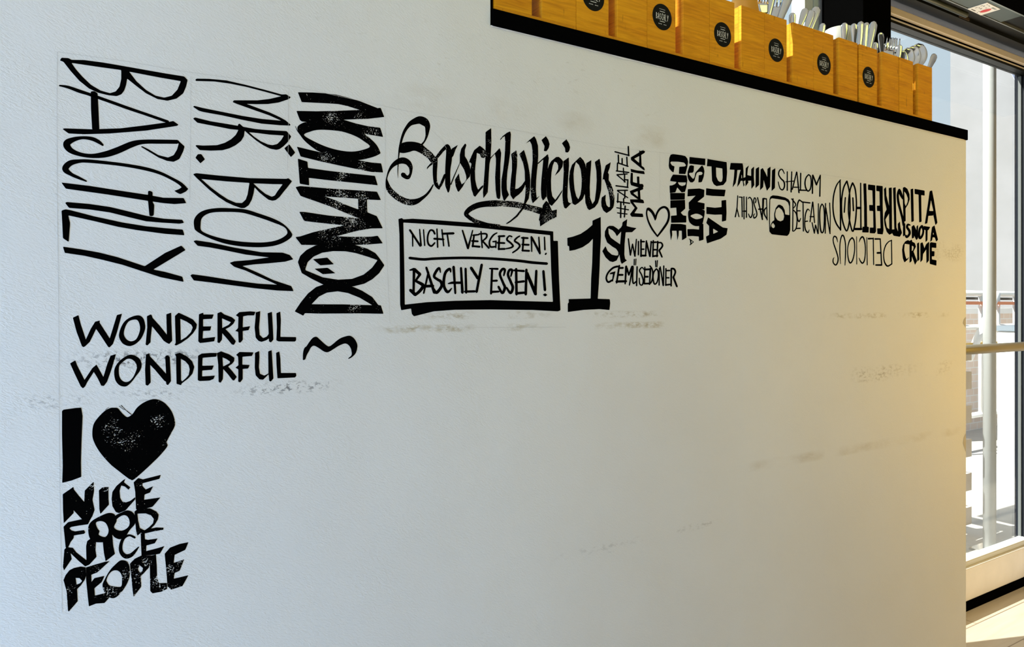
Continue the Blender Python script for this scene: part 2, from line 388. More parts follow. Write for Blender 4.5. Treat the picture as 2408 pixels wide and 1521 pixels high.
opbox('arm', pe.x-0.02, pe.x+0.05, 1.288, 1.300, 2.105, 2.115, mat('dull_brown_metal', (0.10, 0.075, 0.055), 0.5, 0.4))
# white notice with red oval stuck under the cover strip
q = [atz(2274.8,21.3,2.1055), atz(2306.4,36.3,2.1055), atz(2355.3,20.5,2.1055), atz(2321.4,6.3,2.1055)]
q0, ux, uy = q[0], (q[1]-q[0]), (q[3]-q[0])
nq = thing('notice_sticker', 'small white notice with a red oval stuck under the dark door housing', 'sticker', q0)
def qp(a, b, z=0.0): return ux*a + uy*b + Vector((0, 0, z))
bm = bmesh.new(); slab(bm, [qp(0,0),qp(0,1),qp(1,1),qp(1,0)], None, (0,0,0.0012)); link('paper', bm, WHITE, nq)
bm = bmesh.new(); bm.faces.new([bm.verts.new(qp(0.68+0.13*math.cos(a), 0.46+0.28*math.sin(a), -0.0004)) for a in [k*math.pi/12 for k in range(24)]]); link('red_oval', bm, RED, nq)
bm = bmesh.new(); rs = random.Random(3)
for (a, b, w, h) in ((.12,.1,.3,.05),(.12,.3,.03,.12),(.2,.42,.06,.05),(.33,.40,.05,.1),(.10,.60,.03,.12),(.18,.66,.05,.09),(.55,.08,.1,.03),(.5,.2,.12,.03),(.42,.62,.04,.06),
                     (.60,.78,.03,.12),(.66,.80,.03,.1),(.72,.80,.03,.12),(.78,.80,.02,.1),(.85,.78,.03,.14),(.15,.86,.05,.05),(.3,.85,.1,.03)):
    bm.faces.new([bm.verts.new(qp(a+i*w, b+j*h, -0.0004)) for i, j in ((0,0),(0,1),(1,1),(1,0))])
link('print', bm, PRINT, nq)

# ------------------------------------------------------------------ lettering on the wall
def cat(pts, closed=False, sub=6):
    n = len(pts); out = []
    if n < 3: return pts
    rng = range(n) if closed else range(n-1)
    for i in rng:
        if closed: p0, p1, p2, p3 = pts[i-1], pts[i], pts[(i+1) % n], pts[(i+2) % n]
        else: p0, p1, p2, p3 = pts[max(i-1,0)], pts[i], pts[i+1], pts[min(i+2,n-1)]
        for k in range(sub):
            t = k/sub
            out.append(tuple(0.5*((2*b)+(-a+c)*t+(2*a-5*b+4*c-d)*t*t+(-a+3*b-3*c+d)*t**3) for a, b, c, d in zip(p0, p1, p2, p3)))
    if not closed: out.append(pts[-1])
    return out
def parse(s): return [tuple(float(v) for v in p.split(',')) for p in s.split()]
def round_corners(pts, r):
    """very slightly soften polygon corners, the marker's blunt edge"""
    n = len(pts); out = []
    for i in range(n):
        a, b, c = Vector(pts[i-1]), Vector(pts[i]), Vector(pts[(i+1) % n])
        la, lc = (a-b).length, (c-b).length
        if la < 1e-6 or lc < 1e-6: continue
        ka, kc = min(r, la*0.3)/la, min(r, lc*0.3)/lc
        p, q = b+(a-b)*ka, b+(c-b)*kc
        out += [tuple(p), tuple((p+q)*0.25+b*0.5), tuple(q)]
    return out
def shapes_to_bm(specs, T, org, dy):
    """specs: strings; T: dict of zoom frames. kinds: p polygon, c smooth polygon, s smooth stroke, l straight stroke"""
    bm = bmesh.new()
    def put(x, y, t):
        ox, oy, s = t; p = at(ox+x/s, oy+y/s, 1.0); return Vector((p.x-org.x, -dy, p.z-org.z))
    for sp in specs:
        key, body = sp.split(' ', 1); kind, t = key[0], T[key[1:]]
        if kind in 'pc':
            loops = []
            for lp in body.split('|'):
                P = parse(lp)
                P = cat(P, True, 5) if kind == 'c' else round_corners(P, 9)
                loops.append([put(x, y, t) for x, y in P])
            flat = [v for l in loops for v in l]; vs = [bm.verts.new(v) for v in flat]
            for tri in tessellate_polygon([[Vector((v.x, v.z, 0)) for v in l] for l in loops]):
                try: bm.faces.new([vs[i] for i in tri])
                except ValueError: pass
        else:
            for part in body.split(';'):
                P = parse(part)
                if len(P[0]) == 2: P = [(x, y, 26) for x, y in P]
                if kind == 's': P = cat(P, False, 6)
                L = []; R = []
                for i in range(len(P)):
                    a, b = P[max(i-1, 0)], P[min(i+1, len(P)-1)]
                    dx, dy_ = b[0]-a[0], b[1]-a[1]; ln = math.hypot(dx, dy_) or 1
                    nx, ny = -dy_/ln*P[i][2]/2, dx/ln*P[i][2]/2
                    L.append(bm.verts.new(put(P[i][0]+nx, P[i][1]+ny, t))); R.append(bm.verts.new(put(P[i][0]-nx, P[i][1]-ny, t)))
                for i in range(len(P)-1):
                    try: bm.faces.new((L[i], L[i+1], R[i+1], R[i]))
                    except ValueError: pass
                for i in (0, len(P)-1):        # blunt round ends
                    x, y, w = P[i]; r = w*0.42
                    bm.faces.new([bm.verts.new(put(x+r*math.cos(k*math.pi/5), y+r*math.sin(k*math.pi/5), t)) for k in range(10)])
    bmesh.ops.recalc_face_normals(bm, faces=bm.faces)
    for f in bm.faces:
        if f.normal.y > 0: f.normal_flip()
    return bm
LN = [0]
def lettering(name, label, category, T, letters, m=None, part='letter', anchor=None, single=False):
    m = m or INK
    allp = []
    for sp in letters:
        for s in sp:
            if s[0] == '@': continue
            key, body = s.split(' ', 1); ox, oy, k = T[key[1:]]
            for p in parse(body.replace('|', ' ').replace(';', ' ')): allp.append((ox+p[0]/k, oy+p[1]/k))
    cx = sum(p[0] for p in allp)/len(allp); by = max(p[1] for p in allp)
    org = at(cx, by, 1.0)
    if single:
        bm = shapes_to_bm([s for sp in letters for s in sp], T, org, 0.0003)
        o = link(name, bm, m); o.location = org; return tag(o, label, category)
    r = thing(name, label, category, org)
    for i, sp in enumerate(letters):
        pn, mm = part, m
        sp2 = list(sp)
        if sp2[0].startswith('@'): pn = sp2.pop(0)[1:]
        LN[0] += 1
        link(pn, shapes_to_bm(sp2, T, org, 0.0002+0.00002*(i % 8)), mm, r)
    return r

T = {'1': (120,110,4.4735), '2': (120,390,4.4735)}
lettering('hand_lettering', 'tall thin black capitals running down the far left edge of the white wall', 'lettering', T, [
 ['p1 92,145 110,115 185,120 215,137 350,140 540,165 700,192 1000,245 1200,280 1400,312 1437,350 1420,420 1390,490 1320,545 1225,568 1120,550 1000,490 900,415 800,335 790,400 770,460 740,500 690,520 600,510 500,485 400,440 300,360 210,260 130,158 |215,170 260,235 330,315 420,400 520,460 620,488 680,470 720,420 738,340 738,245 520,215 |822,262 900,365 1000,455 1100,515 1190,535 1270,515 1330,450 1365,362 1150,325'],
 ['s1 90,408,16 180,425,30 300,468,36 400,500,32 600,570,32 800,642,32 1000,710,30 1230,790,30', 'p1 120,865 140,858 430,868 730,858 1000,825 1220,795 1285,780 1342,820 1325,832 1000,882 620,912 350,920 185,912', 'p1 418,470 455,466 490,490 498,640 508,868 432,868 420,650'],
 ['s1 545,1035,20 500,1000,38 430,968,40 330,957,32 230,978,52 165,1020,75 200,1085,60 300,1130,42 430,1148,44 570,1132,64 700,1090,70 850,1026,64 970,1000,46 1150,998,44 1330,1000,42', 'p1 1330,980 1405,1048 1390,1100 1350,1180 1290,1210 1220,1200 1130,1165 1040,1110 945,1052 955,1044 1020,1075 1130,1140 1230,1165 1290,1140 1325,1080 1342,1022'],
 ['s1 372,1414,14 290,1378,30 210,1340,38 150,1285,66 200,1225,60 300,1203,38 400,1203,36 600,1222,34 800,1248,34 1000,1285,36 1150,1330,32 1280,1392,30 1360,1440,36 1410,1490,44', 'p2 1375,195 1445,240 1420,270 1360,298 1330,285 1295,262 1345,245 1385,215'],
 ['p2 108,175 400,210 800,272 1020,305 1180,335 1395,338 1422,392 1300,402 1180,392 1000,365 600,302 155,240', 'p2 148,390 165,380 400,400 620,432 800,475 1000,525 1180,555 1380,567 1398,600 1350,608 1180,598 1000,583 820,540 620,490 400,458 190,442', 'p2 1020,265 1040,262 1068,275 1068,380 1085,410 1080,520 1060,530 1035,525 1018,350'],
 ['p2 110,470 150,457 200,465 450,530 750,595 1000,635 1200,655 1385,670 1403,730 1200,715 900,675 700,640 450,580 180,520 200,600 190,740 185,800 125,760 118,600'],
 ['p2 125,850 300,875 500,910 700,960 850,1010 985,1055 1200,915 1370,838 1415,885 1250,985 1075,1090 1200,1115 1380,1165 1395,1220 1150,1170 950,1105 750,1040 550,990 350,945 145,915']])
T = {'1': (440,160,5.4308), '2': (440,420,5.4308)}
lettering('hand_lettering', 'thin black capitals with two square dots, second vertical column from the left', 'lettering', T, [
 ['p1 105,150 120,135 280,138 500,158 750,215 1000,280 1210,338 1265,335 1325,375 1290,400 1170,440 1030,460 880,462 760,458 900,510 1050,565 1180,625 1260,670 1322,725 1310,735 1180,730 950,710 700,660 450,605 200,560 150,545 75,495 90,482 200,510 500,570 700,610 950,650 1200,672 1050,605 850,535 640,460 580,435 595,412 900,412 1050,395 1200,360 1000,305 750,240 550,200 350,172 110,165'],
 ['p1 75,645 100,630 300,680 500,712 650,738 650,720 668,708 715,750 870,778 1000,790 1270,805 1330,875 1280,950 1230,1000 1180,1035 1140,1045 1060,1030 970,985 880,925 790,850 735,800 725,870 690,930 620,985 540,1025 450,1050 300,1055 160,1048 105,992 120,983 200,990 380,985 480,955 560,910 620,855 655,790 550,780 400,750 250,722 130,698|790,820 900,830 1050,850 1235,862 1200,920 1150,970 1090,985 1030,975 940,935 860,880'],
 ['@dot', 'p1 135,1100 180,1098 228,1165 170,1217 105,1145'], ['@dot', 'p1 1240,1025 1302,972 1380,1080 1325,1138'],
 ['p2 75,-57 115,-70 400,-40 800,-6 1270,3 1290,-7 1340,33 1280,110 1230,170 1180,235 1130,275 1090,282 1040,270 980,225 920,175 860,110 850,180 825,270 785,340 735,375 690,377 600,345 500,300 400,235 280,140 130,0|180,5 300,110 420,200 520,265 620,308 700,312 750,265 772,200 795,55 500,35|845,60 1100,70 1220,72 1150,165 1120,215 1080,232 1000,195 930,140'],
 ['c2 90,520 150,440 250,395 400,375 550,378 740,392 900,440 1100,510 1230,580 1310,660 1340,730 1260,800 1140,850 1000,872 850,875 650,860 450,820 250,745 120,670 90,620|172,580 185,510 240,460 330,432 480,425 700,435 900,490 1100,560 1240,620 1280,690 1230,745 1130,790 1000,812 850,815 650,800 450,765 280,715 180,660'],
 ['p2 80,798 110,787 300,815 600,880 950,940 1220,945 1310,975 1355,1030 1250,1060 1050,1080 850,1095 705,1115 900,1200 1100,1295 1330,1372 1358,1437 1150,1428 870,1400 600,1365 300,1325 85,1300 40,1235 65,1220 250,1245 600,1300 900,1340 1150,1355 1050,1310 880,1235 750,1175 600,1125 542,1075 600,1055 800,1040 1045,1005 750,970 500,918 300,880 135,858']])
T = {'1': (680,200,5.4333), '2': (680,480,5.4333)}
lettering('hand_lettering', 'heavy black block letters reading upward beside the big script word', 'lettering', T, [
 ['p1 110,92 300,95 450,105 600,122 750,160 900,205 1130,295 1168,290 1215,408 1000,432 690,442 850,490 1000,525 1163,545 1200,663 1000,630 850,590 700,540 550,500 400,490 160,465 135,445 92,330 350,335 600,330 900,318 750,270 620,242 450,232 160,218'],
 ['c1 105,540 160,490 260,465 400,465 600,480 800,530 950,615 1100,745 1160,850 1155,880 1050,925 870,960 700,940 550,900 450,878 330,820 200,715 130,620|190,640 270,595 380,572 550,578 700,600 850,655 950,715 1030,785 930,830 800,850 650,835 480,790 320,720', 's1 78,528,6 110,590,10 150,640,14'],
 ['p1 98,788 450,872 700,930 870,958 1050,990 1175,1000 1200,1117 1050,1110 700,1040 400,975 145,912'],
 ['p1 110,940 232,978 240,1058 500,1095 800,1130 1095,1160 1130,1280 850,1250 500,1215 250,1185 255,1282 135,1260'],
 ['p2 80,-218 140,-231 500,-201 800,-181 1120,-159 1172,-51 992,-60 998,105 1118,152 1150,215 1000,215 850,165 500,20 145,-105|450,-100 600,-45 700,0 882,68 880,-70'],
 ['p2 128,98 200,100 500,145 780,170 905,182 1000,150 1118,152 1195,308 1045,310 870,340 600,410 800,418 1050,415 1130,403 1195,500 1000,515 840,520 330,522 155,520 78,420 140,412 300,360 500,315 705,270 500,250 190,215'],
 ['p2 110,740 140,660 220,585 340,525 500,505 840,520 1000,570 1100,625 1145,680 1215,780 1150,880 1060,960 960,1015 820,1050 600,1060 430,1025 280,950 160,880|205,830 235,740 310,670 420,620 560,600 720,602 850,625 1000,670 1128,715 1060,810 950,900 800,955 620,965 430,935 210,845'],
 ['@dot', 'p2 302,703 485,682 570,768 398,782'], ['@dot', 'p2 322,825 490,812 590,882 430,895'],
 ['p2 70,1370 150,1250 240,1140 340,1060 440,1025 600,1010 815,1055 930,1105 1060,1185 1140,1290 1170,1290 1205,1400 900,1395 400,1398 200,1392 180,1425|285,1278 380,1180 480,1130 620,1113 750,1135 900,1195 1060,1290 700,1280']], DRY_BLOCK)
T = {'1': (900,260,8.007), '2': (900,370,8.007), '3': (1150,290,8.007), '4': (1200,370,8.007)}
lettering('hand_lettering', 'large flowing black brush script word with a curled capital, above the framed message', 'lettering', T, [
 ['s1 285,1270,4 283,1150,14 290,1000,20 300,850,24 315,720,36 340,600,42 370,490,48 410,390,55 460,310,64 520,245,84 600,205,115 700,178,145 790,218,150 840,290,105 838,390,72 825,480,46 790,570,30 735,640,36',
  'c1 298,765 325,640 370,608 470,585 600,590 720,625 800,690 930,800 1000,900 990,960 930,985 900,965 850,905 770,840 680,785 590,755 500,780 400,800 320,790',
  's1 380,1205,94 430,1248,74 480,1255,70 520,1195,46 530,1120,58 520,1050,82 470,975,104 380,940,120 280,965,100 180,1040,66 115,1140,38 82,1240,24 72,1300,30 85,1380,66 105,1450,90',
  's2 72,420,30 85,500,66 115,590,98 190,680,108 300,765,112 420,825,115 540,845,118 640,825,98 730,775,66 820,705,46 890,620,38 950,515,22'],
 ['s1 1000,900,60 988,1000,85 980,1150,80 985,1300,70 1010,1400,70 1060,1470,40', 's1 985,920,45 1060,825,60 1130,740,62 1215,665,80', 's1 1050,1470,36 1110,1360,52 1170,1210,45', 's1 1225,670,75 1248,800,112 1240,950,115 1225,1100,100 1222,1250,96 1225,1400,98 1232,1490,56 1232,1530,30', 'p1 1285,745 1300,715 1415,645 1370,735 1330,850 1290,900', 'p1 830,1110 835,1065 900,990 935,985 945,1005 870,1060'],
 ['p1 1450,970 1450,830 1475,720 1540,630 1555,620 1575,650 1545,740 1545,860 1590,930 1640,1050 1655,1150 1640,1240 1560,1330 1500,1440 1430,1530 1410,1520 1370,1420 1358,1300 1432,1180 1450,1300 1485,1390 1540,1350 1575,1290 1565,1210 1530,1110 1455,985 1440,1030 1360,1220 1290,1400 1270,1390 1330,1240 1440,1000'],
 ['p1 1620,990 1640,920 1720,745 1825,660 1890,710 1940,760 1935,860 1900,900 1850,880 1830,820 1770,795 1765,870 1745,1020 1735,1150 1740,1300 1765,1420 1795,1490 1850,1430 1890,1400 1890,1440 1790,1560 1740,1625 1710,1600 1670,1480 1650,1300 1650,1100 1670,1000 1640,970'],
 ['p1 1935,405 2040,330 2045,600 2035,780 2030,880 2110,800 2200,705 2230,800 2215,1000 2210,1250 2215,1600 2205,1660 2175,1665 2145,1640 2125,1500 2115,1250 2130,1000 2130,900 2110,815 2030,910 2010,1000 1995,1200 1985,1400 1975,1540 1895,1650 1885,1540 1905,1300 1920,1100 1935,800'],
 ['p3 205,300 250,245 330,180 395,150 410,200 400,400 395,560 370,750 345,900 330,1100 335,1250 375,1345 290,1460 270,1440 240,1330 230,1200 235,1050 260,900 285,700 300,500 305,350 295,240 255,265 215,315'],
 ['p3 415,580 510,505 530,600 525,800 505,1000 490,1240 545,1225 610,1170 675,1080 670,900 640,750 568,580 655,498 700,640 735,780 765,950 775,1080 770,1250 745,1420 690,1510 640,1620 530,1760 400,1860 330,1900 320,1880 395,1830 510,1730 610,1600 655,1500 675,1400 688,1250 682,1150 665,1200 620,1280 560,1340 495,1385 455,1435 400,1350 395,1250 410,1050 430,880 430,700'],
 ['p3 690,380 750,320 850,240 885,300 920,420 925,600 915,780 900,900 885,1080 880,1250 895,1405 955,1360 900,1430 820,1505 795,1420 780,1250 785,1080 800,900 820,700 815,500 800,400 765,335'],
 ['p3 915,745 1010,660 1105,578 1125,650 1105,850 1090,1000 1080,1200 1085,1380 1015,1455 985,1400 975,1250 985,1050 1005,850 1020,680 920,770', 'p3 985,315 1070,240 1115,310 1140,390 1125,460 1080,528 1030,520 1045,430'],
 ['p3 1100,870 1130,780 1170,710 1260,635 1310,630 1360,670 1395,720 1380,820 1320,910 1235,990 1270,920 1300,860 1300,790 1275,740 1230,720 1200,790 1175,920 1165,1080 1170,1250 1190,1370 1245,1440 1310,1350 1385,1245 1375,1290 1290,1430 1180,1555 1130,1520 1090,1400 1080,1200 1085,1000'],
 ['p3 1395,715 1500,640 1505,800 1490,1000 1480,1200 1475,1380 1490,1480 1530,1505 1570,1480 1450,1605 1415,1590 1390,1500 1380,1350 1395,1100 1405,900', 'p3 1370,375 1455,298 1500,370 1525,450 1510,520 1480,550 1435,545 1430,470'],
 ['p3 1505,1050 1520,900 1560,780 1630,710 1715,630 1780,700 1815,780 1820,830 1850,1050 1820,1280 1760,1430 1680,1500 1620,1540 1570,1510 1540,1350 1515,1200|1590,950 1605,830 1635,728 1690,780 1725,870 1745,1050 1740,1200 1720,1340 1680,1430 1640,1370 1610,1250 1595,1100'],
 ['p3 1830,750 1925,690 1920,800 1905,1000 1895,1200 1900,1400 1945,1520 1990,1450 2015,1250 2025,1080 2020,900 1990,725 2080,665 2105,800 2115,950 2115,1080 2110,1250 2080,1400 2050,1500 1990,1580 1885,1635 1850,1600 1815,1500 1800,1320 1830,1050 1820,830'],
 ['p3 2135,1080 2150,960 2195,790 2290,730 2270,840 2235,930 2255,960 2250,1070 2290,1130 2335,1250 2360,1400 2355,1500 2340,1580 2290,1640 2210,1690 2150,1640 2115,1560 2110,1480 2120,1395 2195,1340 2190,1450 2210,1540 2250,1580 2275,1570 2275,1450 2250,1300 2210,1170 2170,1060 2150,1050']], DRY_SCRIPT)
lettering('curved_arrow', 'black looping brush arrow curling under the script word onto the framed message', 'arrow', T, [
 ['@loop', 's2 2980,1010,130 2800,960,112 2650,920,112 2500,888,112 2400,878,114 2250,868,106 2100,868,122 1950,875,112 1800,900,108 1690,945,104 1610,1000,92 1570,1065,84 1620,1125,72 1720,1190,80 1850,1240,84 2000,1275,72 2200,1290,60'],
 ['@arrowhead', 'p4 535,1185 555,1080 600,960 610,900 675,815 720,860 785,1005 875,980 870,1125 760,1170 560,1300 550,1190']], DRY)
T = {'': (920,500,6.0125)}
lettering('framed_message', 'rectangular black frame with a drop shadow holding two lines of capitals', 'sign', T, [
 ['@frame', 'p 100,90 150,75 170,95 300,85 700,110 1100,140 1660,195 2000,235 2290,265 2292,398 2355,398 2370,900 2392,1380 2355,1395 2000,1375 1400,1368 900,1372 600,1395 320,1465 290,1430 280,1355 140,1378 125,1300 120,700 115,300|170,140 600,165 1150,205 1700,260 2245,318 2260,800 2285,1260 1900,1250 1400,1235 900,1245 500,1265 190,1300 185,800'],
 ['@divider_line', 's 258,640,38 450,660,38 600,650,38 900,640,38 1150,640,38 1450,652,38 1800,680,40 2000,705,40 2200,720,38'],
 ['l 262,245,30 410,470,30;300,290,22 303,475,18;400,235,18 410,350,22 420,465,28'], ['l 455,240,18 472,465,20'],
 ['s 615,300,28 590,255,28 550,250,25 520,310,25 512,390,25 530,450,28 570,470,28 615,425,22'],
 ['l 645,230,20 655,490,22;715,240,20 740,470,20;605,368,30 740,378,28'], ['l 720,298,30 880,292,34;790,300,22 815,475,22'],
 ['l 1005,250,22 1085,505,32;1085,500,30 1150,250,18'], ['l 1155,320,26 1240,310,22;1170,320,25 1150,480,28;1140,400,30 1225,405,28;1145,472,28 1250,482,30'],
 ['l 1268,265,20 1285,495,22;1290,400,26 1380,500,28', 's 1240,300,22 1340,300,26 1345,350,26 1290,400,22'],
 ['s 1495,285,18 1440,320,25 1390,400,25 1400,480,28 1470,480,25', 'l 1435,410,20 1485,405,22;1480,400,20 1478,495,20'],
 ['l 1515,335,28 1600,330,28;1528,330,28 1518,520,28;1500,425,28 1600,430,28;1515,515,28 1605,512,30'],
 ['s 1705,340,22 1665,330,22 1635,380,28 1690,430,28 1720,470,28 1690,495,25 1620,510,20'], ['s 1815,330,20 1770,360,26 1745,400,28 1800,440,28 1815,475,28 1780,520,25 1715,565,22'],
 ['l 1845,355,28 1930,360,28;1870,350,28 1855,540,26;1850,450,28 1945,455,28;1850,535,28 1950,540,28'],
 ['l 1980,340,26 1985,550,18;1985,350,30 2100,570,34;2085,345,20 2100,580,26'], ['l 2165,345,20 2172,525,24;2190,575,24 2178,590,22'],
 ['l 262,812,20 322,798,40;325,800,45 405,872,45;405,872,40 345,960,30;340,1160,50 270,1095,45;322,800,40 315,1120,34', 's 345,965,35 430,1010,48 450,1040,48 400,1110,45 340,1160,40'],
 ['l 525,840,30 458,1138,25;495,775,32 608,1130,42;475,1040,40 590,1035,40'], ['s 695,845,16 678,785,34 640,820,40 605,900,38 655,945,38 700,975,42 710,1040,42 640,1130,44 600,1080,34'],
 ['s 840,840,20 825,795,38 770,840,40 745,930,40 745,1040,40 795,1120,42 855,1068,14'], ['l 880,765,38 905,1140,30;985,780,32 1005,1130,40;805,1002,18 860,990,36;860,990,36 985,990,36'],
 ['l 1050,790,32 1058,1130,36;1040,1115,32 1180,1112,34'], ['l 1128,780,42 1225,930,42;1278,735,38 1205,1120,36'],
 ['l 1425,790,32 1410,1145,32;1390,790,22 1505,795,32;1415,965,28 1495,960,32;1410,1120,36 1520,1115,28'],
 ['s 1590,890,22 1605,810,36 1570,800,38 1535,870,36 1580,990,36 1605,1060,40 1570,1135,38 1515,1045,34'], ['s 1690,900,22 1708,815,36 1670,812,36 1650,880,36 1690,980,38 1718,1060,40 1685,1135,38 1630,1060,28'],
 ['l 1765,795,36 1770,1155,38;1730,815,26 1875,825,34;1755,985,30 1875,970,34;1770,1140,38 1885,1130,34'],
 ['l 1910,805,36 1900,1155,38;1915,850,46 2040,1150,46;2050,820,34 2035,1150,42'], ['l 2150,825,36 2172,1095,38', 'p 2140,1160 2175,1138 2208,1162 2175,1185']])
T = {'1': (1310,480,8.007), '2': (1310,590,8.007)}
lettering('hand_lettering', 'huge black numeral one with small capitals at its right, next to the framed message', 'lettering', T, [
 ['p1 190,635 300,610 440,560 560,480 665,390 665,310 820,240 825,600 810,900 800,1200 785,1500 765,1780 990,1788 1000,1860 985,1992 800,1975 500,1990 200,2030 200,1870 220,1850 215,1787 630,1775 640,1400 660,1100 672,650 600,730 480,810 340,860 230,880 225,790 195,785'],
 ['p1 895,600 900,510 940,430 985,405 1060,410 1120,450 1170,490 1180,540 1125,605 1090,540 1040,490 965,455 970,550 1010,630 1090,690 1185,755 1200,850 1180,940 1120,1060 1050,1090 990,1075 910,1000 850,885 910,790 950,880 1030,950 1110,968 1150,960 1150,900 1110,840 1040,800 940,720'],
 ['p1 1230,340 1320,280 1308,410 1400,435 1495,450 1410,528 1290,530 1270,750 1265,950 1280,1030 1315,1060 1215,1125 1195,1080 1175,970 1185,750 1205,515 1125,605 1165,470 1200,440 1225,400'],
 ['l1 1340,650,26 1380,960,30;1380,955,24 1420,750,26;1420,760,24 1465,980,32;1465,970,26 1492,660,24'], ['l1 1530,700,28 1530,955,28'],
 ['l1 1578,670,30 1580,985,32;1570,705,32 1640,705,32;1580,848,30 1635,848,30;1575,968,38 1670,968,38'], ['l1 1680,690,30 1665,960,28;1685,720,32 1745,985,30;1770,700,28 1748,985,28'],
 ['l1 1810,685,28 1800,990,30;1780,720,30 1870,715,32;1810,858,32 1870,858,30;1800,980,36 1890,970,36'], ['l1 1895,700,32 1880,990,30;1920,870,34 1975,995,30', 's1 1890,725,30 1960,728,30 1982,790,34 1920,870,34'],
 ['s2 1140,290,38 1050,320,38 960,410,34 925,510,34 960,585,38 1035,550,36', 'p2 985,440 1000,410 1100,380 1050,580 1030,570 1050,435'],
 ['l2 1170,275,36 1120,600,34;1165,322,36 1240,318,40;1140,450,40 1235,450,38;1115,575,44 1300,570,44'], ['l2 1300,290,44 1280,620,28;1310,320,40 1350,455,30;1350,450,30 1410,290,36;1425,290,36 1360,645,24'],
 ['s2 1430,310,28 1420,500,30 1435,610,30 1490,570,26', 'l2 1505,295,28 1495,655,28;1452,155,22 1450,265,22;1484,150,20 1478,265,18'],
 ['s2 1630,345,20 1595,310,24 1550,370,26 1590,450,26 1620,560,26 1600,640,26 1555,620,24 1545,510,20'], ['l2 1650,305,26 1640,620,28;1640,350,36 1740,345,38;1650,485,36 1710,485,36;1640,615,34 1740,612,34'],
 ['l2 1755,330,36 1740,630,28', 's2 1745,280,28 1790,350,28 1800,470,28 1780,570,28 1735,630,24'], ['s2 1870,335,28 1820,400,30 1805,500,28 1830,620,30 1880,590,28 1905,480,28 1900,380,28 1870,335,28', 'l2 1855,185,26 1858,300,22;1888,180,22 1880,305,18'],
 ['l2 1925,320,22 1920,645,26;1940,295,24 1998,650,32;2008,280,26 2000,650,26'], ['l2 2048,330,26 2045,650,26;2050,370,28 2120,368,30;2050,505,28 2105,505,30;2040,640,34 2125,630,32'],
 ['l2 2150,330,34 2145,660,30;2185,490,40 2255,670,36', 's2 2150,330,34 2200,340,38 2225,400,34 2190,490,34']])
T = {'': (1430,330,8.007)}
lettering('hand_lettering', 'two narrow upward running black words starting with a hash sign, above the outline heart', 'lettering', T, [
 ['l 238,1160,30 235,1455,28;320,1235,30 305,1445,26;160,1268,22 385,1308,22;172,1365,22 358,1388,22'], ['l 185,995,22 178,1170,28;165,1150,26 405,1185,26;290,1095,26 292,1215,24'],
 ['l 175,942,26 365,940,26;175,950,24 370,1080,22;315,945,26 312,1090,26'], ['l 145,855,26 375,885,26;370,740,26 362,890,26'],
 ['l 165,648,26 360,632,22;165,650,24 325,785,20;310,630,26 305,785,26;305,740,24 365,745,24'], ['l 175,425,24 170,580,26;150,575,24 390,605,26;285,520,22 290,620,22'],
 ['l 185,425,26 375,490,24;190,275,26 195,430,26;262,340,26 262,450,26;350,315,26 358,490,26'], ['l 125,215,26 395,285,26;378,115,28 385,290,28'],
 ['p 410,1110 560,1110 610,1105 660,1120 680,1175 660,1185 470,1165 555,1275 495,1370 650,1380 663,1440 640,1445 440,1437 410,1390 500,1270 420,1170'],
 ['p 405,955 590,880 655,880 660,920 600,945 610,1110 560,1110 430,1020|470,990 555,955 560,1065'], ['p 425,605 465,615 465,785 545,805 540,680 585,680 590,820 650,820 670,860 655,890 560,885 430,845 415,790'],
 ['p 420,535 540,565 675,580 690,638 560,620 430,595'], ['p 425,320 585,225 585,185 610,205 660,178 697,215 680,240 620,275 630,480 675,510 690,550 680,568 640,540 430,370|490,345 585,295 582,425']])
T = {'1': (1310,480,8.007)}
lettering('heart_drawing', 'small outlined black heart between the numeral and the downward block slogan', 'drawing', T, [
 ['s1 1845,300,20 1835,240,44 1790,150,50 1720,90,54 1690,120,30 1686,200,28 1720,330,32 1790,470,34 1890,608,28', 's1 1888,605,30 1990,470,40 2080,330,42 2105,200,40 2080,100,44 2020,55,42 1940,85,40 1880,170,36 1850,280,32']], single=True)
T = {'1': (1430,330,8.007), '2': (1500,400,8.007)}
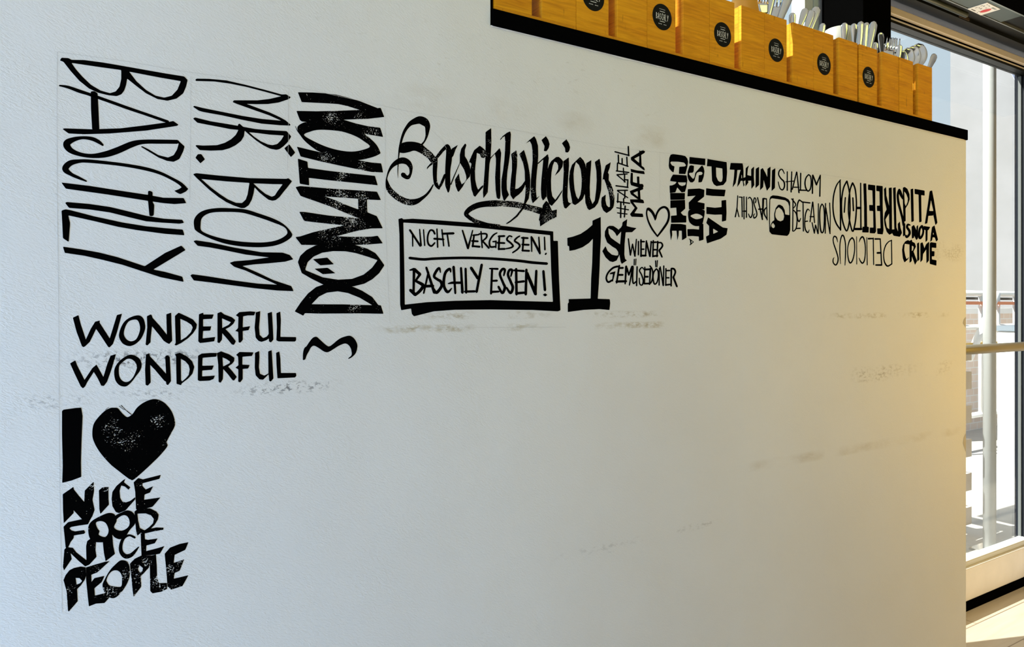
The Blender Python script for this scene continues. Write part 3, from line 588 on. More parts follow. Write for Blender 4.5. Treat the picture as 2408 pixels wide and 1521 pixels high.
lettering('hand_lettering', 'three columns of heavy black block letters running downward right of the outline heart', 'lettering', T, [
 ['p1 1870,345 1900,355 2200,405 2232,410 2240,600 2225,770 2170,840 2040,862 1990,830 1955,760 1945,490 1858,488|2030,510 2150,530 2155,700 2145,770 2110,785 2070,760 2035,680'], ['p1 1845,900 1980,918 2212,930 2190,1055 1960,1045 1840,1030'],
 ['p2 1288,690 1450,708 1575,695 1572,572 1660,560 1668,800 1660,950 1580,970 1582,835 1450,840 1288,825'], ['p2 1320,888 1600,1080 1690,1092 1668,1215 1560,1290 1300,1378 1280,1250 1340,1220 1340,1050 1285,995|1415,1100 1510,1158 1418,1200'],
 ['p1 1530,312 1830,345 1825,470 1525,440'], ['p1 1530,480 1560,468 1615,480 1610,580 1590,610 1540,610 1520,625 1530,650 1590,720 1610,720 1625,690 1640,610 1700,540 1745,490 1770,470 1800,520 1812,580 1800,680 1765,780 1740,790 1698,790 1705,655 1760,650 1780,620 1760,595 1720,590 1670,610 1645,680 1625,760 1590,792 1545,790 1510,740 1492,680 1495,590'],
 ['p2 938,358 1160,345 1250,370 1245,500 1120,598 1255,625 1250,740 960,740 955,610 1085,480 932,495'], ['c2 955,760 1100,735 1240,750 1255,810 1235,930 1200,1030 1100,1055 1010,1020 955,940|990,865 1050,830 1110,820 1180,845 1220,885 1160,915 1080,920'],
 ['p2 930,1110 1040,1108 1150,1118 1152,1010 1232,1010 1235,1310 1148,1335 1146,1250 1030,1240 935,1245'], ['l2 965,1295,14 1045,1350,14;1045,1352,14 980,1408,18;990,1310,26 998,1395,20'],
 ['p1 1140,480 1150,330 1175,270 1220,258 1340,270 1450,295 1490,340 1505,400 1490,500 1455,635 1330,630 1338,498 1440,490 1468,470 1430,420 1320,402 1185,400 1170,420 1200,470 1250,490 1240,560 1230,605 1190,580 1150,530'],
 ['p2 660,82 915,98 930,190 910,330 885,410 820,420 740,325 705,418 600,430 595,290 640,288 700,260 728,222 605,205 620,150|750,230 905,232 890,280 830,300 780,280'], ['p2 605,430 885,430 880,555 610,560'],
 ['p2 610,570 885,560 890,725 805,800 850,850 910,860 910,985 625,990 620,860 730,850 722,705 610,715'], ['p2 620,1010 800,1012 905,1030 915,1270 830,1320 825,1140 770,1140 765,1230 742,1320 725,1140 640,1140 645,1220 620,1325 600,1140']])
T = {'': (1700,370,8.8963), '2': (1700,440,8.8963)}
lettering('hand_lettering', 'short heavy slanting black word in the top row, left of the thin greeting word', 'lettering', T, [
 ['p 160,115 410,125 420,180 410,262 300,265 290,400 265,540 200,630 225,450 240,260 140,255'], ['p 370,260 420,170 430,300 428,430 470,410 470,480 430,500 450,580 428,615 410,490 370,490 355,540 295,625 320,460 345,340|385,370 395,370 400,435 382,435'],
 ['p 475,225 545,165 520,240 508,370 590,390 590,245 650,190 645,400 655,580 595,660 590,485 520,490 535,520 470,610 470,420'], ['p 685,240 755,195 755,575 680,645'],
 ['p 785,255 830,220 890,330 925,410 930,240 995,190 985,615 918,700 850,470 840,620 775,690'], ['p 1025,270 1095,225 1085,640 1015,705']])
lettering('hand_lettering', 'thin lined black capitals sloping down in the top row beside the heavy slanting word', 'lettering', T, [
 ['s 1285,340,18 1235,250,26 1180,280,28 1165,360,28 1210,440,30 1275,510,32 1285,610,30 1245,680,28 1190,640,24 1155,510,18'], ['l 1345,298,24 1345,690,28;1438,300,24 1425,725,30;1310,510,18 1490,495,22'],
 ['l 1540,305,26 1450,670,26;1545,310,24 1590,740,30;1480,625,24 1590,625,24'], ['l 1625,330,28 1620,690,26;1600,685,30 1740,690,28'],
 ['s 1790,360,26 1735,430,28 1715,540,28 1735,650,30 1780,705,30 1830,650,28 1845,520,26 1830,400,26 1790,360,26'], ['l 1875,370,28 1870,755,30;1880,370,28 1955,575,34;1955,570,30 2035,375,24;2035,370,24 2025,815,28']])
lettering('hand_lettering', 'small upside-down thin black word left of the square camera symbol', 'lettering', T, [
 ['l 308,800,22 295,1050,24;295,1050,24 258,1245,28;290,1060,24 335,1245,22'], ['l 335,830,24 405,835,24;395,835,24 403,1245,24'], ['l 437,820,24 440,1290,24;492,830,22 490,1255,26;425,1125,30 485,1125,30'],
 ['s 525,865,18 560,835,24 605,900,26 620,1030,24 615,1180,26 575,1260,26 530,1180,18'], ['s 675,950,24 690,890,22 660,845,22 640,920,24 665,1030,24 705,1150,26 700,1230,26 650,1270,26 640,1210,22 665,1180,16'],
 ['l 722,840,24 825,1300,30;835,860,26 820,1300,24;745,1085,30 830,1080,30'], ['l 850,860,32 910,870,24;850,870,24 838,1120,22;910,860,20 922,1310,22', 's 905,1050,24 860,1110,30 865,1190,28 925,1300,24']])
lettering('camera_symbol', 'black rounded square camera symbol half filled with ink, upside down on the wall', 'symbol', T, [
 ['p2 970,260 990,200 1040,170 1150,180 1300,215 1370,255 1403,310 1408,600 1405,900 1385,975 1345,1020 1180,1005 1020,985 970,930 962,700 965,400|988,260 1020,232 1150,250 1300,275 1360,320 1385,400 1388,585 1300,570 1290,480 1250,400 1190,365 1150,372 1100,440 1070,560 1075,690 1030,720 995,790 985,855 980,600|1090,570 1110,470 1165,420 1230,470 1270,550 1280,620 1260,690 1200,715 1140,690 1100,630|1010,790 1045,745 1085,800 1080,840 1050,860 1015,830']], single=True)
lettering('hand_lettering', 'interlocked thin black capitals of different heights right of the camera symbol', 'lettering', T, [
 ['l2 1465,240,24 1458,920,24', 's2 1430,240,18 1490,310,28 1520,370,24 1475,440,20', 's2 1475,480,22 1535,560,28 1550,700,24 1530,860,26 1475,925,22'],
 ['s2 1620,290,16 1595,270,30 1560,350,28 1545,480,26 1555,640,26 1590,720,30 1625,650,16', 'l2 1545,495,24 1615,495,26'], ['@dash', 'l2 1530,865,26 1615,860,28'],
 ['l2 1610,275,26 1660,312,28;1650,310,28 1820,330,28;1675,320,24 1682,920,26'], ['s2 1815,500,12 1775,460,24 1735,530,26 1715,650,24 1710,800,24 1730,900,28 1775,950,26 1805,890,12', 'l2 1710,720,26 1770,710,26'],
 ['l2 1875,310,24 1820,725,24;1880,310,22 1915,745,22;1820,618,26 1905,618,26'], ['l2 1862,740,22 1912,965,24;1912,960,22 1935,790,22;1935,790,22 1988,975,26;1990,970,24 1995,345,20'],
 ['s2 2070,350,22 2035,430,26 2022,600,26 2035,850,30 2065,950,30 2105,900,26 2120,650,24 2110,430,26 2070,350,22'], ['l2 2145,340,24 2140,965,24;2150,430,26 2240,975,24;2232,330,22 2245,600,20;2245,600,20 2240,975,20']])
T = {'': (1930,410,8.007), '2': (1930,500,8.007)}
lettering('hand_lettering', 'mirrored tall black word whose round letters overlap, above the thin upside-down word', 'lettering', T, [
 ['s 375,100,16 300,200,24 245,380,26 228,600,26 250,800,28 300,940,30 375,1045,26', 'l 362,110,26 370,600,26;370,600,26 372,1050,28'],
 ['s 492,125,28 430,250,28 395,450,28 390,650,28 410,880,30 485,1065,28 535,900,26 550,650,26 540,350,26 492,125,28', 'l 462,435,24 442,715,26'],
 ['s 598,160,30 550,300,26 522,550,26 530,800,26 595,1070,28 640,950,28 665,750,28 670,500,26 645,270,28 598,160,30', 'l 603,440,26 615,685,28'],
 ['l 750,165,24 755,1020,28;640,1028,46 765,1028,46;680,632,48 750,632,46'],
 ['p 800,172 855,168 868,600 872,985 905,990 900,1095 780,1092 785,985 818,985 815,600'], ['p 890,188 1025,205 1025,600 1040,1075 1015,1112 920,1105 925,1000 990,1002 985,690 915,685 910,575 980,578 970,302 888,292'],
 ['p 1045,208 1165,220 1165,600 1180,1060 1165,1130 1065,1120 1060,1015 1125,1015 1115,690 1060,690 1055,588 1110,588 1105,320 1045,312'],
 ['p 1188,275 1228,235 1235,400 1285,595 1280,255 1335,245 1340,1110 1290,1138 1240,1080 1200,950 1188,830 1205,720 1240,660 1200,480|1285,735 1290,1035 1245,1000 1215,850'],
 ['p 1360,255 1410,240 1412,400 1425,1000 1455,1075 1450,930 1490,885 1500,1000 1530,1100 1490,1175 1370,1155 1340,1100 1340,1035 1385,1035'],
 ['s 1480,290,50 1450,380,42 1460,520,44 1500,680,44 1540,830,46 1560,960,44', 's 1480,300,56 1510,380,56 1545,460,30']])
lettering('hand_lettering', 'compact three line black slogan at the far right end of the lettering', 'lettering', T, [
 ['p 1545,250 1580,235 1630,270 1670,370 1675,470 1640,570 1595,640 1598,880 1565,890 1555,780 1545,500|1570,320 1610,370 1640,450 1635,520 1600,600 1580,550'], ['p 1690,280 1740,265 1752,880 1705,900'],
 ['p 1765,272 1955,305 1955,400 1890,390 1898,890 1852,905 1840,380 1768,368'], ['p 2050,315 2095,300 2130,480 2195,910 2160,955 2115,750 2115,775 2025,780 2005,920 1958,935 2010,600|2075,485 2120,690 2040,688'],
 ['p2 1548,210 1590,200 1592,420 1548,450'], ['s2 1680,235,26 1640,225,40 1625,275,44 1665,340,46 1670,400,44 1620,460,40 1600,430,40'], ['p2 1710,260 1755,228 1800,330 1800,260 1832,230 1830,480 1800,520 1755,430 1755,470 1715,490'],
 ['s2 1905,250,44 1865,300,40 1850,400,40 1865,480,44 1910,430,40 1930,340,36 1905,250,44'], ['p2 1935,250 2062,268 2030,325 2012,330 2008,520 1972,555 1972,330 1940,320'], ['p2 2095,270 2140,238 2208,510 2172,545 2145,465 2105,465 2095,520 2060,550 2075,400|2118,370 2130,410 2110,410'],
 ['p2 1530,700 1545,610 1590,540 1640,515 1700,545 1680,600 1580,585 1570,700 1590,810 1615,875 1665,830 1640,880 1575,938 1545,860'], ['p2 1670,530 1715,505 1720,545 1770,570 1792,640 1745,730 1812,910 1775,985 1715,820 1712,910 1672,945|1715,620 1750,640 1740,700 1712,725'],
 ['p2 1812,580 1850,555 1855,885 1815,920'], ['p2 1875,575 1915,555 1950,670 1985,590 2040,545 2035,900 1990,955 1985,690 1925,780 1915,890 1875,935'], ['p2 2050,580 2070,555 2175,570 2175,665 2090,655 2090,725 2140,725 2138,820 2090,822 2092,880 2178,895 2175,998 2052,965']])
lettering('hand_lettering', 'very thin upside-down black word, the lowest row at the right of the wall', 'lettering', T, [
 ['s2 318,555,10 295,470,24 255,445,26 232,500,20 245,590,22 290,720,24 325,850,24 315,940,24 278,985,26 235,940,22 232,880,20 250,845,12'], ['s2 372,965,10 360,800,20 360,600,20 385,460,22 412,425,28 440,470,24 465,600,22 465,800,22 455,990,14'],
 ['s2 592,470,28 540,530,24 505,680,18 515,850,22 550,945,28 600,890,24 635,720,20 630,540,22 592,470,28'], ['l2 675,450,12 677,970,16'],
 ['s2 722,555,8 745,490,24 785,455,30 820,520,24 840,680,20 825,880,22 785,950,28 745,910,22 720,850,10'], ['l2 865,465,14 874,985,18'], ['l2 895,490,34 990,487,26;987,475,20 995,980,18'],
 ['l2 1020,495,32 1120,495,28;1118,490,20 1145,985,24;1065,757,36 1130,755,34;1035,985,30 1145,985,32'], ['l2 1330,515,20 1338,970,20', 's2 1335,525,20 1280,545,20 1220,620,22 1185,750,20 1190,890,22 1220,970,28 1262,1005,28 1335,965,22']])
T = {'1': (150,720,8.007), '2': (420,720,8.007)}
lettering('hand_lettering', 'upper of two identical black words below the vertical columns at left', 'lettering', T, [
 ['p1 170,215 275,165 320,340 415,625 510,420 590,290 680,268 672,305 865,605 940,360 1000,165 1095,140 1000,490 925,710 860,775 835,765 720,590 608,425 490,670 400,755 370,770 340,750 240,480'],
 ['c1 1040,520 1080,390 1150,280 1260,205 1400,170 1490,220 1530,340 1525,450 1460,600 1370,695 1280,742 1200,745 1110,700 1050,610|1132,480 1170,360 1230,280 1340,250 1400,280 1435,390 1420,500 1360,620 1270,660 1190,630 1140,560'],
 ['p1 1565,185 1640,152 1662,180 1668,215 1810,370 1940,535 1930,150 2022,120 2025,300 2040,650 1985,710 1940,690 1880,650 1780,520 1660,375 1635,600 1632,680 1570,740 1540,720 1570,400'],
 ['p2 -70,180 0,120 150,190 270,250 345,340 330,420 270,510 180,600 50,690 -50,740 -78,725 -55,690 -65,400|30,235 150,290 240,350 265,400 230,490 140,580 40,640'],
 ['p2 382,150 462,120 465,155 660,155 630,235 460,245 460,380 612,378 595,458 458,465 452,605 688,578 668,660 520,680 400,692 370,660 375,400'],
 ['p2 730,130 795,105 860,155 1000,205 1065,260 1030,330 960,390 880,430 960,510 1078,660 1040,728 1000,718 920,620 820,505 815,630 765,695 730,680|815,225 900,265 985,300 940,350 820,410'],
 ['p2 1075,170 1140,110 1350,95 1445,105 1420,172 1300,172 1212,190 1205,395 1345,375 1315,450 1205,465 1208,630 1165,685 1128,680 1120,480 1065,465 1118,410 1125,200'],
 ['p2 1450,115 1535,90 1525,250 1512,400 1525,540 1590,600 1660,570 1695,520 1675,130 1755,105 1770,350 1783,630 1735,682 1700,660 1698,605 1650,640 1560,670 1500,650 1450,590 1430,400 1448,200'],
 ['p2 1840,130 1912,100 1925,250 1915,575 2210,580 2212,640 2190,665 1880,662 1838,640 1850,400']])
lettering('hand_lettering', 'lower of two identical black words, just above the big solid heart', 'lettering', T, [
 ['p1 118,1075 215,1018 250,1110 390,1385 540,1160 615,1098 745,1330 820,1080 880,930 982,900 900,1180 815,1420 755,1500 705,1495 640,1360 565,1235 440,1430 400,1510 360,1545 320,1510 200,1260'],
 ['c1 948,1250 965,1150 1030,1050 1130,965 1250,912 1360,940 1440,1010 1465,1120 1430,1220 1370,1300 1280,1420 1190,1500 1120,1510 1040,1480 970,1390|1035,1200 1050,1110 1120,1040 1200,990 1280,1000 1350,1060 1375,1150 1350,1240 1300,1340 1230,1410 1160,1425 1090,1390 1045,1310'],
 ['p1 1545,910 1610,885 1620,940 1760,1090 1925,1270 1908,940 1955,918 1995,960 2018,1410 1960,1485 1930,1470 1925,1420 1890,1400 1720,1200 1625,1100 1635,1435 1580,1495 1540,1480 1530,1200'],
 ['p2 -75,905 20,875 150,940 250,1030 295,1140 260,1270 180,1360 60,1450 45,1485 -40,1460 -45,1200 -50,940|40,985 130,1040 190,1110 208,1190 190,1290 140,1350 65,1415 45,1395'],
 ['p2 365,930 435,890 600,878 720,880 712,940 695,950 450,970 443,1120 660,1115 630,1195 443,1210 440,1320 683,1305 655,1370 580,1400 400,1408 360,1390'],
 ['p2 720,880 800,848 950,905 1050,970 1045,1030 1010,1080 930,1135 1000,1210 1095,1330 1040,1400 1010,1385 920,1270 838,1180 832,1370 790,1440 752,1425 745,1100|825,960 900,995 968,1040 960,1070 835,1135'],
 ['p2 1080,915 1145,860 1408,868 1380,935 1200,950 1198,1098 1335,1105 1308,1172 1205,1180 1205,1370 1160,1432 1122,1420 1122,1185 1068,1155 1125,1110 1118,945'],
 ['p2 1438,875 1515,842 1520,950 1510,1150 1530,1270 1610,1305 1690,1265 1685,850 1750,825 1765,1050 1783,1360 1735,1418 1705,1405 1692,1280 1590,1382 1520,1375 1450,1300 1432,1150'],
 ['p2 1835,875 1895,850 1915,980 1925,1255 2208,1255 2218,1310 2190,1340 1890,1355 1860,1355 1842,1100']])
T = {'': (690,760,13.344)}
lettering('wavy_flourish', 'single bold black wavy brush stroke right of the doubled word', 'drawing', T, [
 ['c 295,1140 298,950 320,830 355,760 410,715 500,580 580,480 650,432 735,430 850,530 1000,665 1115,725 1250,640 1360,545 1500,455 1730,390 1850,430 1935,520 2000,660 1995,800 1950,940 1850,1050 1755,1108 1715,1100 1820,1000 1820,880 1790,770 1710,670 1620,635 1500,670 1380,730 1240,820 1110,895 1020,905 930,870 800,780 650,705 555,750 480,880 410,1010 370,1125 320,1150']], single=True)
T = {'': (120,920,6.9125)}
lettering('hand_lettering', 'thick black upright letter standing left of the big solid heart', 'lettering', T, [
 ['p 178,320 200,298 400,270 490,265 512,400 495,800 485,1150 490,1390 330,1450 182,1487 190,1200 178,700']], single=True)
lettering('heart_drawing', 'big solid black heart with dry brush specks at lower left of the wall', 'drawing', T, [
 ['c 670,680 690,540 760,430 870,320 960,272 1020,266 1080,272 1120,315 1165,365 1210,405 1238,418 1270,408 1300,388 1322,370 1345,340 1400,262 1500,185 1620,135 1720,130 1840,185 1950,310 2005,450 2010,560 1950,680 1880,820 1890,890 1780,1030 1640,1170 1500,1300 1340,1435 1290,1430 1250,1410 1120,1310 950,1170 780,970 690,800', 'l 1105,238,8 1185,300,6;1140,228,12 1215,305,7;1190,285,8 1285,365,8;1235,318,9 1305,378,10;885,300,8 940,255,5']], DRY_HEART, single=True)
T = {'1': (130,1100,8.007), '2': (130,1180,7.525), '3': (130,1250,7.525)}
lettering('hand_lettering', 'four stacked rough black words slanting upward under the big solid heart', 'lettering', T, [
 ['p1 140,495 270,405 340,355 350,405 440,520 545,640 555,425 650,330 720,260 730,430 700,600 740,790 700,900 650,990 500,965 345,795 345,850 160,1040 145,800'], ['p1 820,420 890,365 1000,355 1000,560 1010,690 850,865 830,780'],
 ['p1 1060,580 1075,450 1150,340 1270,235 1320,205 1290,270 1410,365 1380,410 1310,350 1240,330 1210,430 1220,560 1260,635 1330,650 1410,620 1505,550 1505,590 1400,710 1320,800 1200,850 1140,830 1075,720'],
 ['p1 1475,270 1560,190 1650,215 1985,130 1960,205 1640,290 1640,340 1700,405 1840,345 1780,465 1680,500 1670,600 1980,555 1830,730 1650,780 1520,780 1505,450'],
 ['p1 155,1105 240,1020 500,965 650,990 615,1060 440,1085 300,1110 265,1135 300,1175 370,1195 540,1170 565,1215 540,1240 350,1270 345,1320 290,1390 240,1500 195,1500 170,1250'],
 ['c1 620,1180 630,1080 700,990 850,905 990,850 1090,860 1130,920 1100,1080 1080,1250 1020,1370 850,1400 700,1380 640,1300|765,1030 860,1000 950,1040 1000,1150 990,1240 930,1300 820,1260 830,1190 790,1130'],
 ['c1 1060,1150 1080,1000 1130,900 1240,840 1350,800 1450,830 1510,930 1500,1050 1400,1170 1320,1290 1230,1340 1140,1320 1080,1260|1105,1110 1150,1010 1160,960 1260,895 1340,900 1390,970 1395,1070 1340,1140 1250,1180 1160,1165'],
 ['p1 1490,820 1550,770 1780,760 1900,820 1945,880 1930,970 1870,1070 1800,1140 1900,1120 2040,1125 2030,1165 1870,1190 1700,1230 1600,1230 1545,1275 1520,1180 1505,1000|1545,860 1700,855 1800,890 1855,960 1840,1040 1770,1110 1680,1175 1590,1130 1560,1000'],
 ['p2 160,840 200,800 310,810 370,890 460,960 550,1030 545,780 565,690 620,650 720,700 710,850 730,970 600,1110 530,1140 420,1050 270,905 290,1010 155,1210 135,1150'], ['p2 840,700 1010,600 1025,780 1055,920 890,1050 860,900'],
 ['s2 1405,630,40 1310,590,36 1210,640,50 1160,760,60 1165,880,70 1240,960,80 1340,940,70 1420,860,45 1475,795,16'], ['p2 1510,560 1580,545 1585,660 1640,670 1810,645 1760,730 1610,770 1605,870 1800,820 1930,780 1850,915 1700,940 1525,950 1515,700'],
 ['p3 145,855 180,770 250,680 330,640 450,615 540,630 545,780 520,850 450,950 385,1015 395,1230 240,1410 225,1400 200,1050|358,815 430,820 475,870 440,910 375,935'],
 ['p3 545,630 640,600 880,530 960,520 840,630 740,720 635,760 640,890 690,820 870,780 820,890 690,1000 700,1130 860,1090 960,1060 950,1170 870,1260 720,1270 595,1320 575,1150 545,850'],
 ['c3 835,950 870,850 960,690 1060,580 1160,505 1270,530 1315,640 1310,800 1250,950 1150,1090 1050,1170 960,1160 880,1090|905,850 950,750 1020,690 1110,690 1170,760 1180,880 1160,970 1060,970 960,950 920,900'],
 ['p3 1320,565 1400,480 1520,420 1700,420 1680,560 1650,640 1510,790 1520,970 1385,1150 1370,1050 1345,800|1490,590 1550,640 1540,700 1490,720 1460,660'],
 ['p3 1670,430 1780,400 1795,600 1800,800 1830,910 1975,905 1980,1010 1880,1060 1720,1090 1680,1050 1675,750'], ['p3 1935,390 2030,280 2200,215 2355,185 2300,320 2110,410 2095,550 2280,490 2200,690 2110,730 2095,830 2355,770 2250,960 2050,1025 1985,970 1965,700']], DRY_WORDS)

# ------------------------------------------------------------------ bamboo cutlery boxes on the shelf
HB = 0.1385; DB = 0.115; YB = 1.000; WB = 0.1645; TH = 0.008
def sticker_parts(parent, x, z):
    """round black label with the pale hand-lettered mark, on the front face (local y = 0)"""
    r = 0.0245
    bm = bmesh.new(); n = 40
    a = [bm.verts.new((x+r*math.cos(2*math.pi*k/n), -0.0005, z+r*math.sin(2*math.pi*k/n))) for k in range(n)]
    b = [bm.verts.new((x+r*math.cos(2*math.pi*k/n), 0.0, z+r*math.sin(2*math.pi*k/n))) for k in range(n)]
    bm.faces.new(a); 
    for k in range(n): bm.faces.new((a[k], b[k], b[(k+1) % n], a[(k+1) % n]))
    bmesh.ops.recalc_face_normals(bm, faces=bm.faces)
    st = link('round_label', bm, LABEL, parent)
    bm = bmesh.new()
    def stroke(pts, w):
        for (x0, z0), (x1, z1) in zip(pts, pts[1:]):
            d = Vector((x1-x0, z1-z0)); d.normalize(); nx, nz = -d.y*w/2, d.x*w/2
            bm.faces.new([bm.verts.new((x+px, -0.0007, z+pz)) for px, pz in ((x0+nx,z0+nz),(x0-nx,z0-nz),(x1-nx,z1-nz),(x1+nx,z1+nz))])
    G = {'B': [[(0,0),(0,1),(.8,.78),(.1,.55),(.9,.28),(0,0)]], 'A': [[(0,0),(.5,1),(1,0)],[(.2,.35),(.8,.35)]], 'S': [[(.9,.85),(.4,1),(.1,.75),(.9,.3),(.5,0),(0,.12)]],
         'C': [[(1,.85),(.5,1),(.1,.5),(.5,0),(1,.15)]], 'H': [[(0,0),(0,1)],[(.9,0),(.9,1)],[(0,.45),(.9,.45)]], 'L': [[(0,1),(0,0),(.8,0)]], 'Y': [[(0,1),(.5,.5)],[(1,1),(.3,0)]]}
    x0 = -0.0155
    for i, ch in enumerate('BASCHLY'):
        lx = x0 + i*0.0046; hh = 0.0125 if i % 2 else 0.0115
        for seg in G[ch]: stroke([(lx+px*0.0034, -0.0058+pz*hh) for px, pz in seg], 0.00085)
    stroke([(-0.0065, 0.0098), (0.0065, 0.0098)], 0.0011); stroke([(-0.0065, -0.0088), (0.0065, -0.0088)], 0.0011)
    for k in range(8): stroke([(-0.0075+k*0.0019, 0.0142), (-0.0064+k*0.0019, 0.0142)], 0.0010)
    for k in (0,1,2,3,4,7,8,9,10): stroke([(-0.0098+k*0.0019, -0.0137), (-0.0087+k*0.0019, -0.0137)], 0.0012)
    link('label_print', bm, LPRINT, st)
def holder(i, x, w, label, sticker=True, slot=(0.0722, 0.0928)):
    r = thing('cutlery_box', label, 'cutlery box', (x, YB, Z_SH1), 0.0, 'bamboo cutlery boxes on the counter shelf')
    s0, s1 = slot
    P = lambda nm, *a: link(nm, bx(*a), BAMBOO, r, False, 0.0007)
    P('base', 0, w, 0, DB, 0, 0.006)
    P('front_panel', 0, s0, 0, TH, 0.006, HB)
    P('front_panel', s1, w, 0, TH, 0.006, HB)
    P('side_panel', 0, TH, TH, DB-TH, 0.006, HB)
    P('side_panel', w-TH, w, TH, DB-TH, 0.006, HB)
    P('back_panel', 0, w, DB-TH, DB, 0.006, 0.050)
    P('divider', s1, s1+0.007, TH, DB-TH, 0.006, HB-0.001)
    if sticker: sticker_parts(r, 0.037, 0.0665)
    return r
xs = [0.5955+0.1651*i for i in range(6)] + [1.5935, 1.7603]
LBL = ['leftmost bamboo cutlery box, cut by the top edge next to the raised wall', 'bamboo box whose round label is mostly above the picture edge',
       'bamboo box with a fully visible label and the leftmost bright lit slot', 'bamboo box with an amber cup rising behind it',
       'bamboo box with spoons standing in its right half in front of the pale window frame', 'bamboo box with a white bowl showing behind its right half',
       'bamboo box packed with tall upright knife handles, second from the right end', 'rightmost bamboo box, without a round label, at the end of the row']
for i, x in enumerate(xs):
    if i < 7: holder(i, x, WB, LBL[i])
    else: holder(i, x, at(2192, 250, YB).x - x, LBL[i], False, (0.0622, 0.0850))

# ------------------------------------------------------------------ cutlery
def outline_slab(bm, prof, th, zc=lambda t: 0.0):
    """prof: list of (z, halfwidth); a flat strip of metal along z with thickness th and optional bend"""
    rows = []
    for z, hw in prof:
        y = zc(z); e = min(1.0, hw/0.004)
        rows.append([bm.verts.new((hw*math.cos(k*math.pi/7), th*e/2*math.sin(k*math.pi/7)+y, z)) for k in range(14)])
    for a, b in zip(rows, rows[1:]):
        for k in range(14): bm.faces.new((a[k], a[(k+1) % 14], b[(k+1) % 14], b[k]))
    bm.faces.new(rows[0][::-1]); bm.faces.new(rows[-1])
def make(kind):
    """utensil standing on its lower tip at the origin; what shows above the box is listed per kind"""
    if kind == 'spoon':                       # bowl up
        h = bmesh.new(); outline_slab(h, [(0,.004),(.004,.0065),(.03,.0062),(.08,.0036),(.125,.003),(.142,.0035)], .0026, lambda z: .004*math.sin(z*22))
        b = bmesh.new(); rings = []
        for j in range(13):
            t = j/12; z = .138+.062*t; hw = .0195*math.sin(math.pi*min(1, t*.93+.05))**.62*(1-.12*(1-t)) + .0012; dp = .0085*math.sin(math.pi*t)
            rings.append([(px*hw, dp*(1-px*px)-.001, z) for px in (-1,-.75,-.5,-.25,0,.25,.5,.75,1)])
        f = [[b.verts.new(p) for p in r] for r in rings]; k = [[b.verts.new((p[0], p[1]+.0013, p[2])) for p in r] for r in rings]
        for a, c in zip(f, f[1:]):
            for q_ in range(8): b.faces.new((a[q_], a[q_+1], c[q_+1], c[q_]))
        for a, c in zip(k, k[1:]):
            for q_ in range(8): b.faces.new((c[q_], c[q_+1], a[q_+1], a[q_]))
        for a, c, a2, c2 in zip(f, f[1:], k, k[1:]):
            b.faces.new((a[0], c[0], c2[0], a2[0])); b.faces.new((a[8], a2[8], c2[8], c[8]))
        b.faces.new(f[0]+k[0][::-1]); b.faces.new(f[-1][::-1]+k[-1])
        bmesh.ops.recalc_face_normals(b, faces=b.faces)
        return [('handle', h), ('bowl', b)]
    if kind == 'fork':
        h = bmesh.new(); outline_slab(h, [(0,.004),(.004,.0065),(.03,.006),(.08,.0035),(.125,.003),(.14,.0045)], .0026)
        b = bmesh.new(); outline_slab(b, [(.138,.004),(.146,.010),(.160,.0115),(.166,.0115)], .002, lambda z: (z-.138)*.12)
        for k in range(4):
            x = -.0095+k*.00633
            rows = []
            for z, hw in ((.164,.0017),(.18,.0015),(.196,.0012),(.203,.0006)):
                y = (z-.138)*.12; rows.append([b.verts.new((x+a, y+c, z)) for a, c in ((-hw,-.0009),(hw,-.0009),(hw,.0009),(-hw,.0009))])
            for r0, r1 in zip(rows, rows[1:]):
                for q_ in range(4): b.faces.new((r0[q_], r0[(q_+1) % 4], r1[(q_+1) % 4], r1[q_]))
            b.faces.new(rows[0][::-1]); b.faces.new(rows[-1])
        return [('handle', h), ('tines', b)]
    if kind == 'knife':                       # handle up
        h = bmesh.new(); outline_slab(h, [(.10,.0042),(.115,.0052),(.15,.0068),(.185,.0088),(.198,.0086),(.204,.0062),(.2065,.003),(.2072,.0005)], .0085)
        b = bmesh.new(); outline_slab(b, [(0,.001),(.01,.006),(.04,.0085),(.08,.0085),(.102,.004)], .0016)
        return [('handle', h), ('blade', b)]
    h = bmesh.new(); outline_slab(h, [(.08,.0030),(.12,.0035),(.16,.0055),(.188,.0085),(.199,.008),(.2030,.0050),(.2045,.0022),(.2048,.0004)], .0042, lambda z: .003*math.sin(z*20))
    b = bmesh.new(); outline_slab(b, [(0,.003),(.015,.007),(.035,.008),(.06,.005),(.082,.003)], .003)
    return [('handle', h), ('head', b)]
PROTO = {}
KN = {'spoon': 'spoon', 'fork': 'fork', 'knife': 'knife', 'handle': 'spoon'}
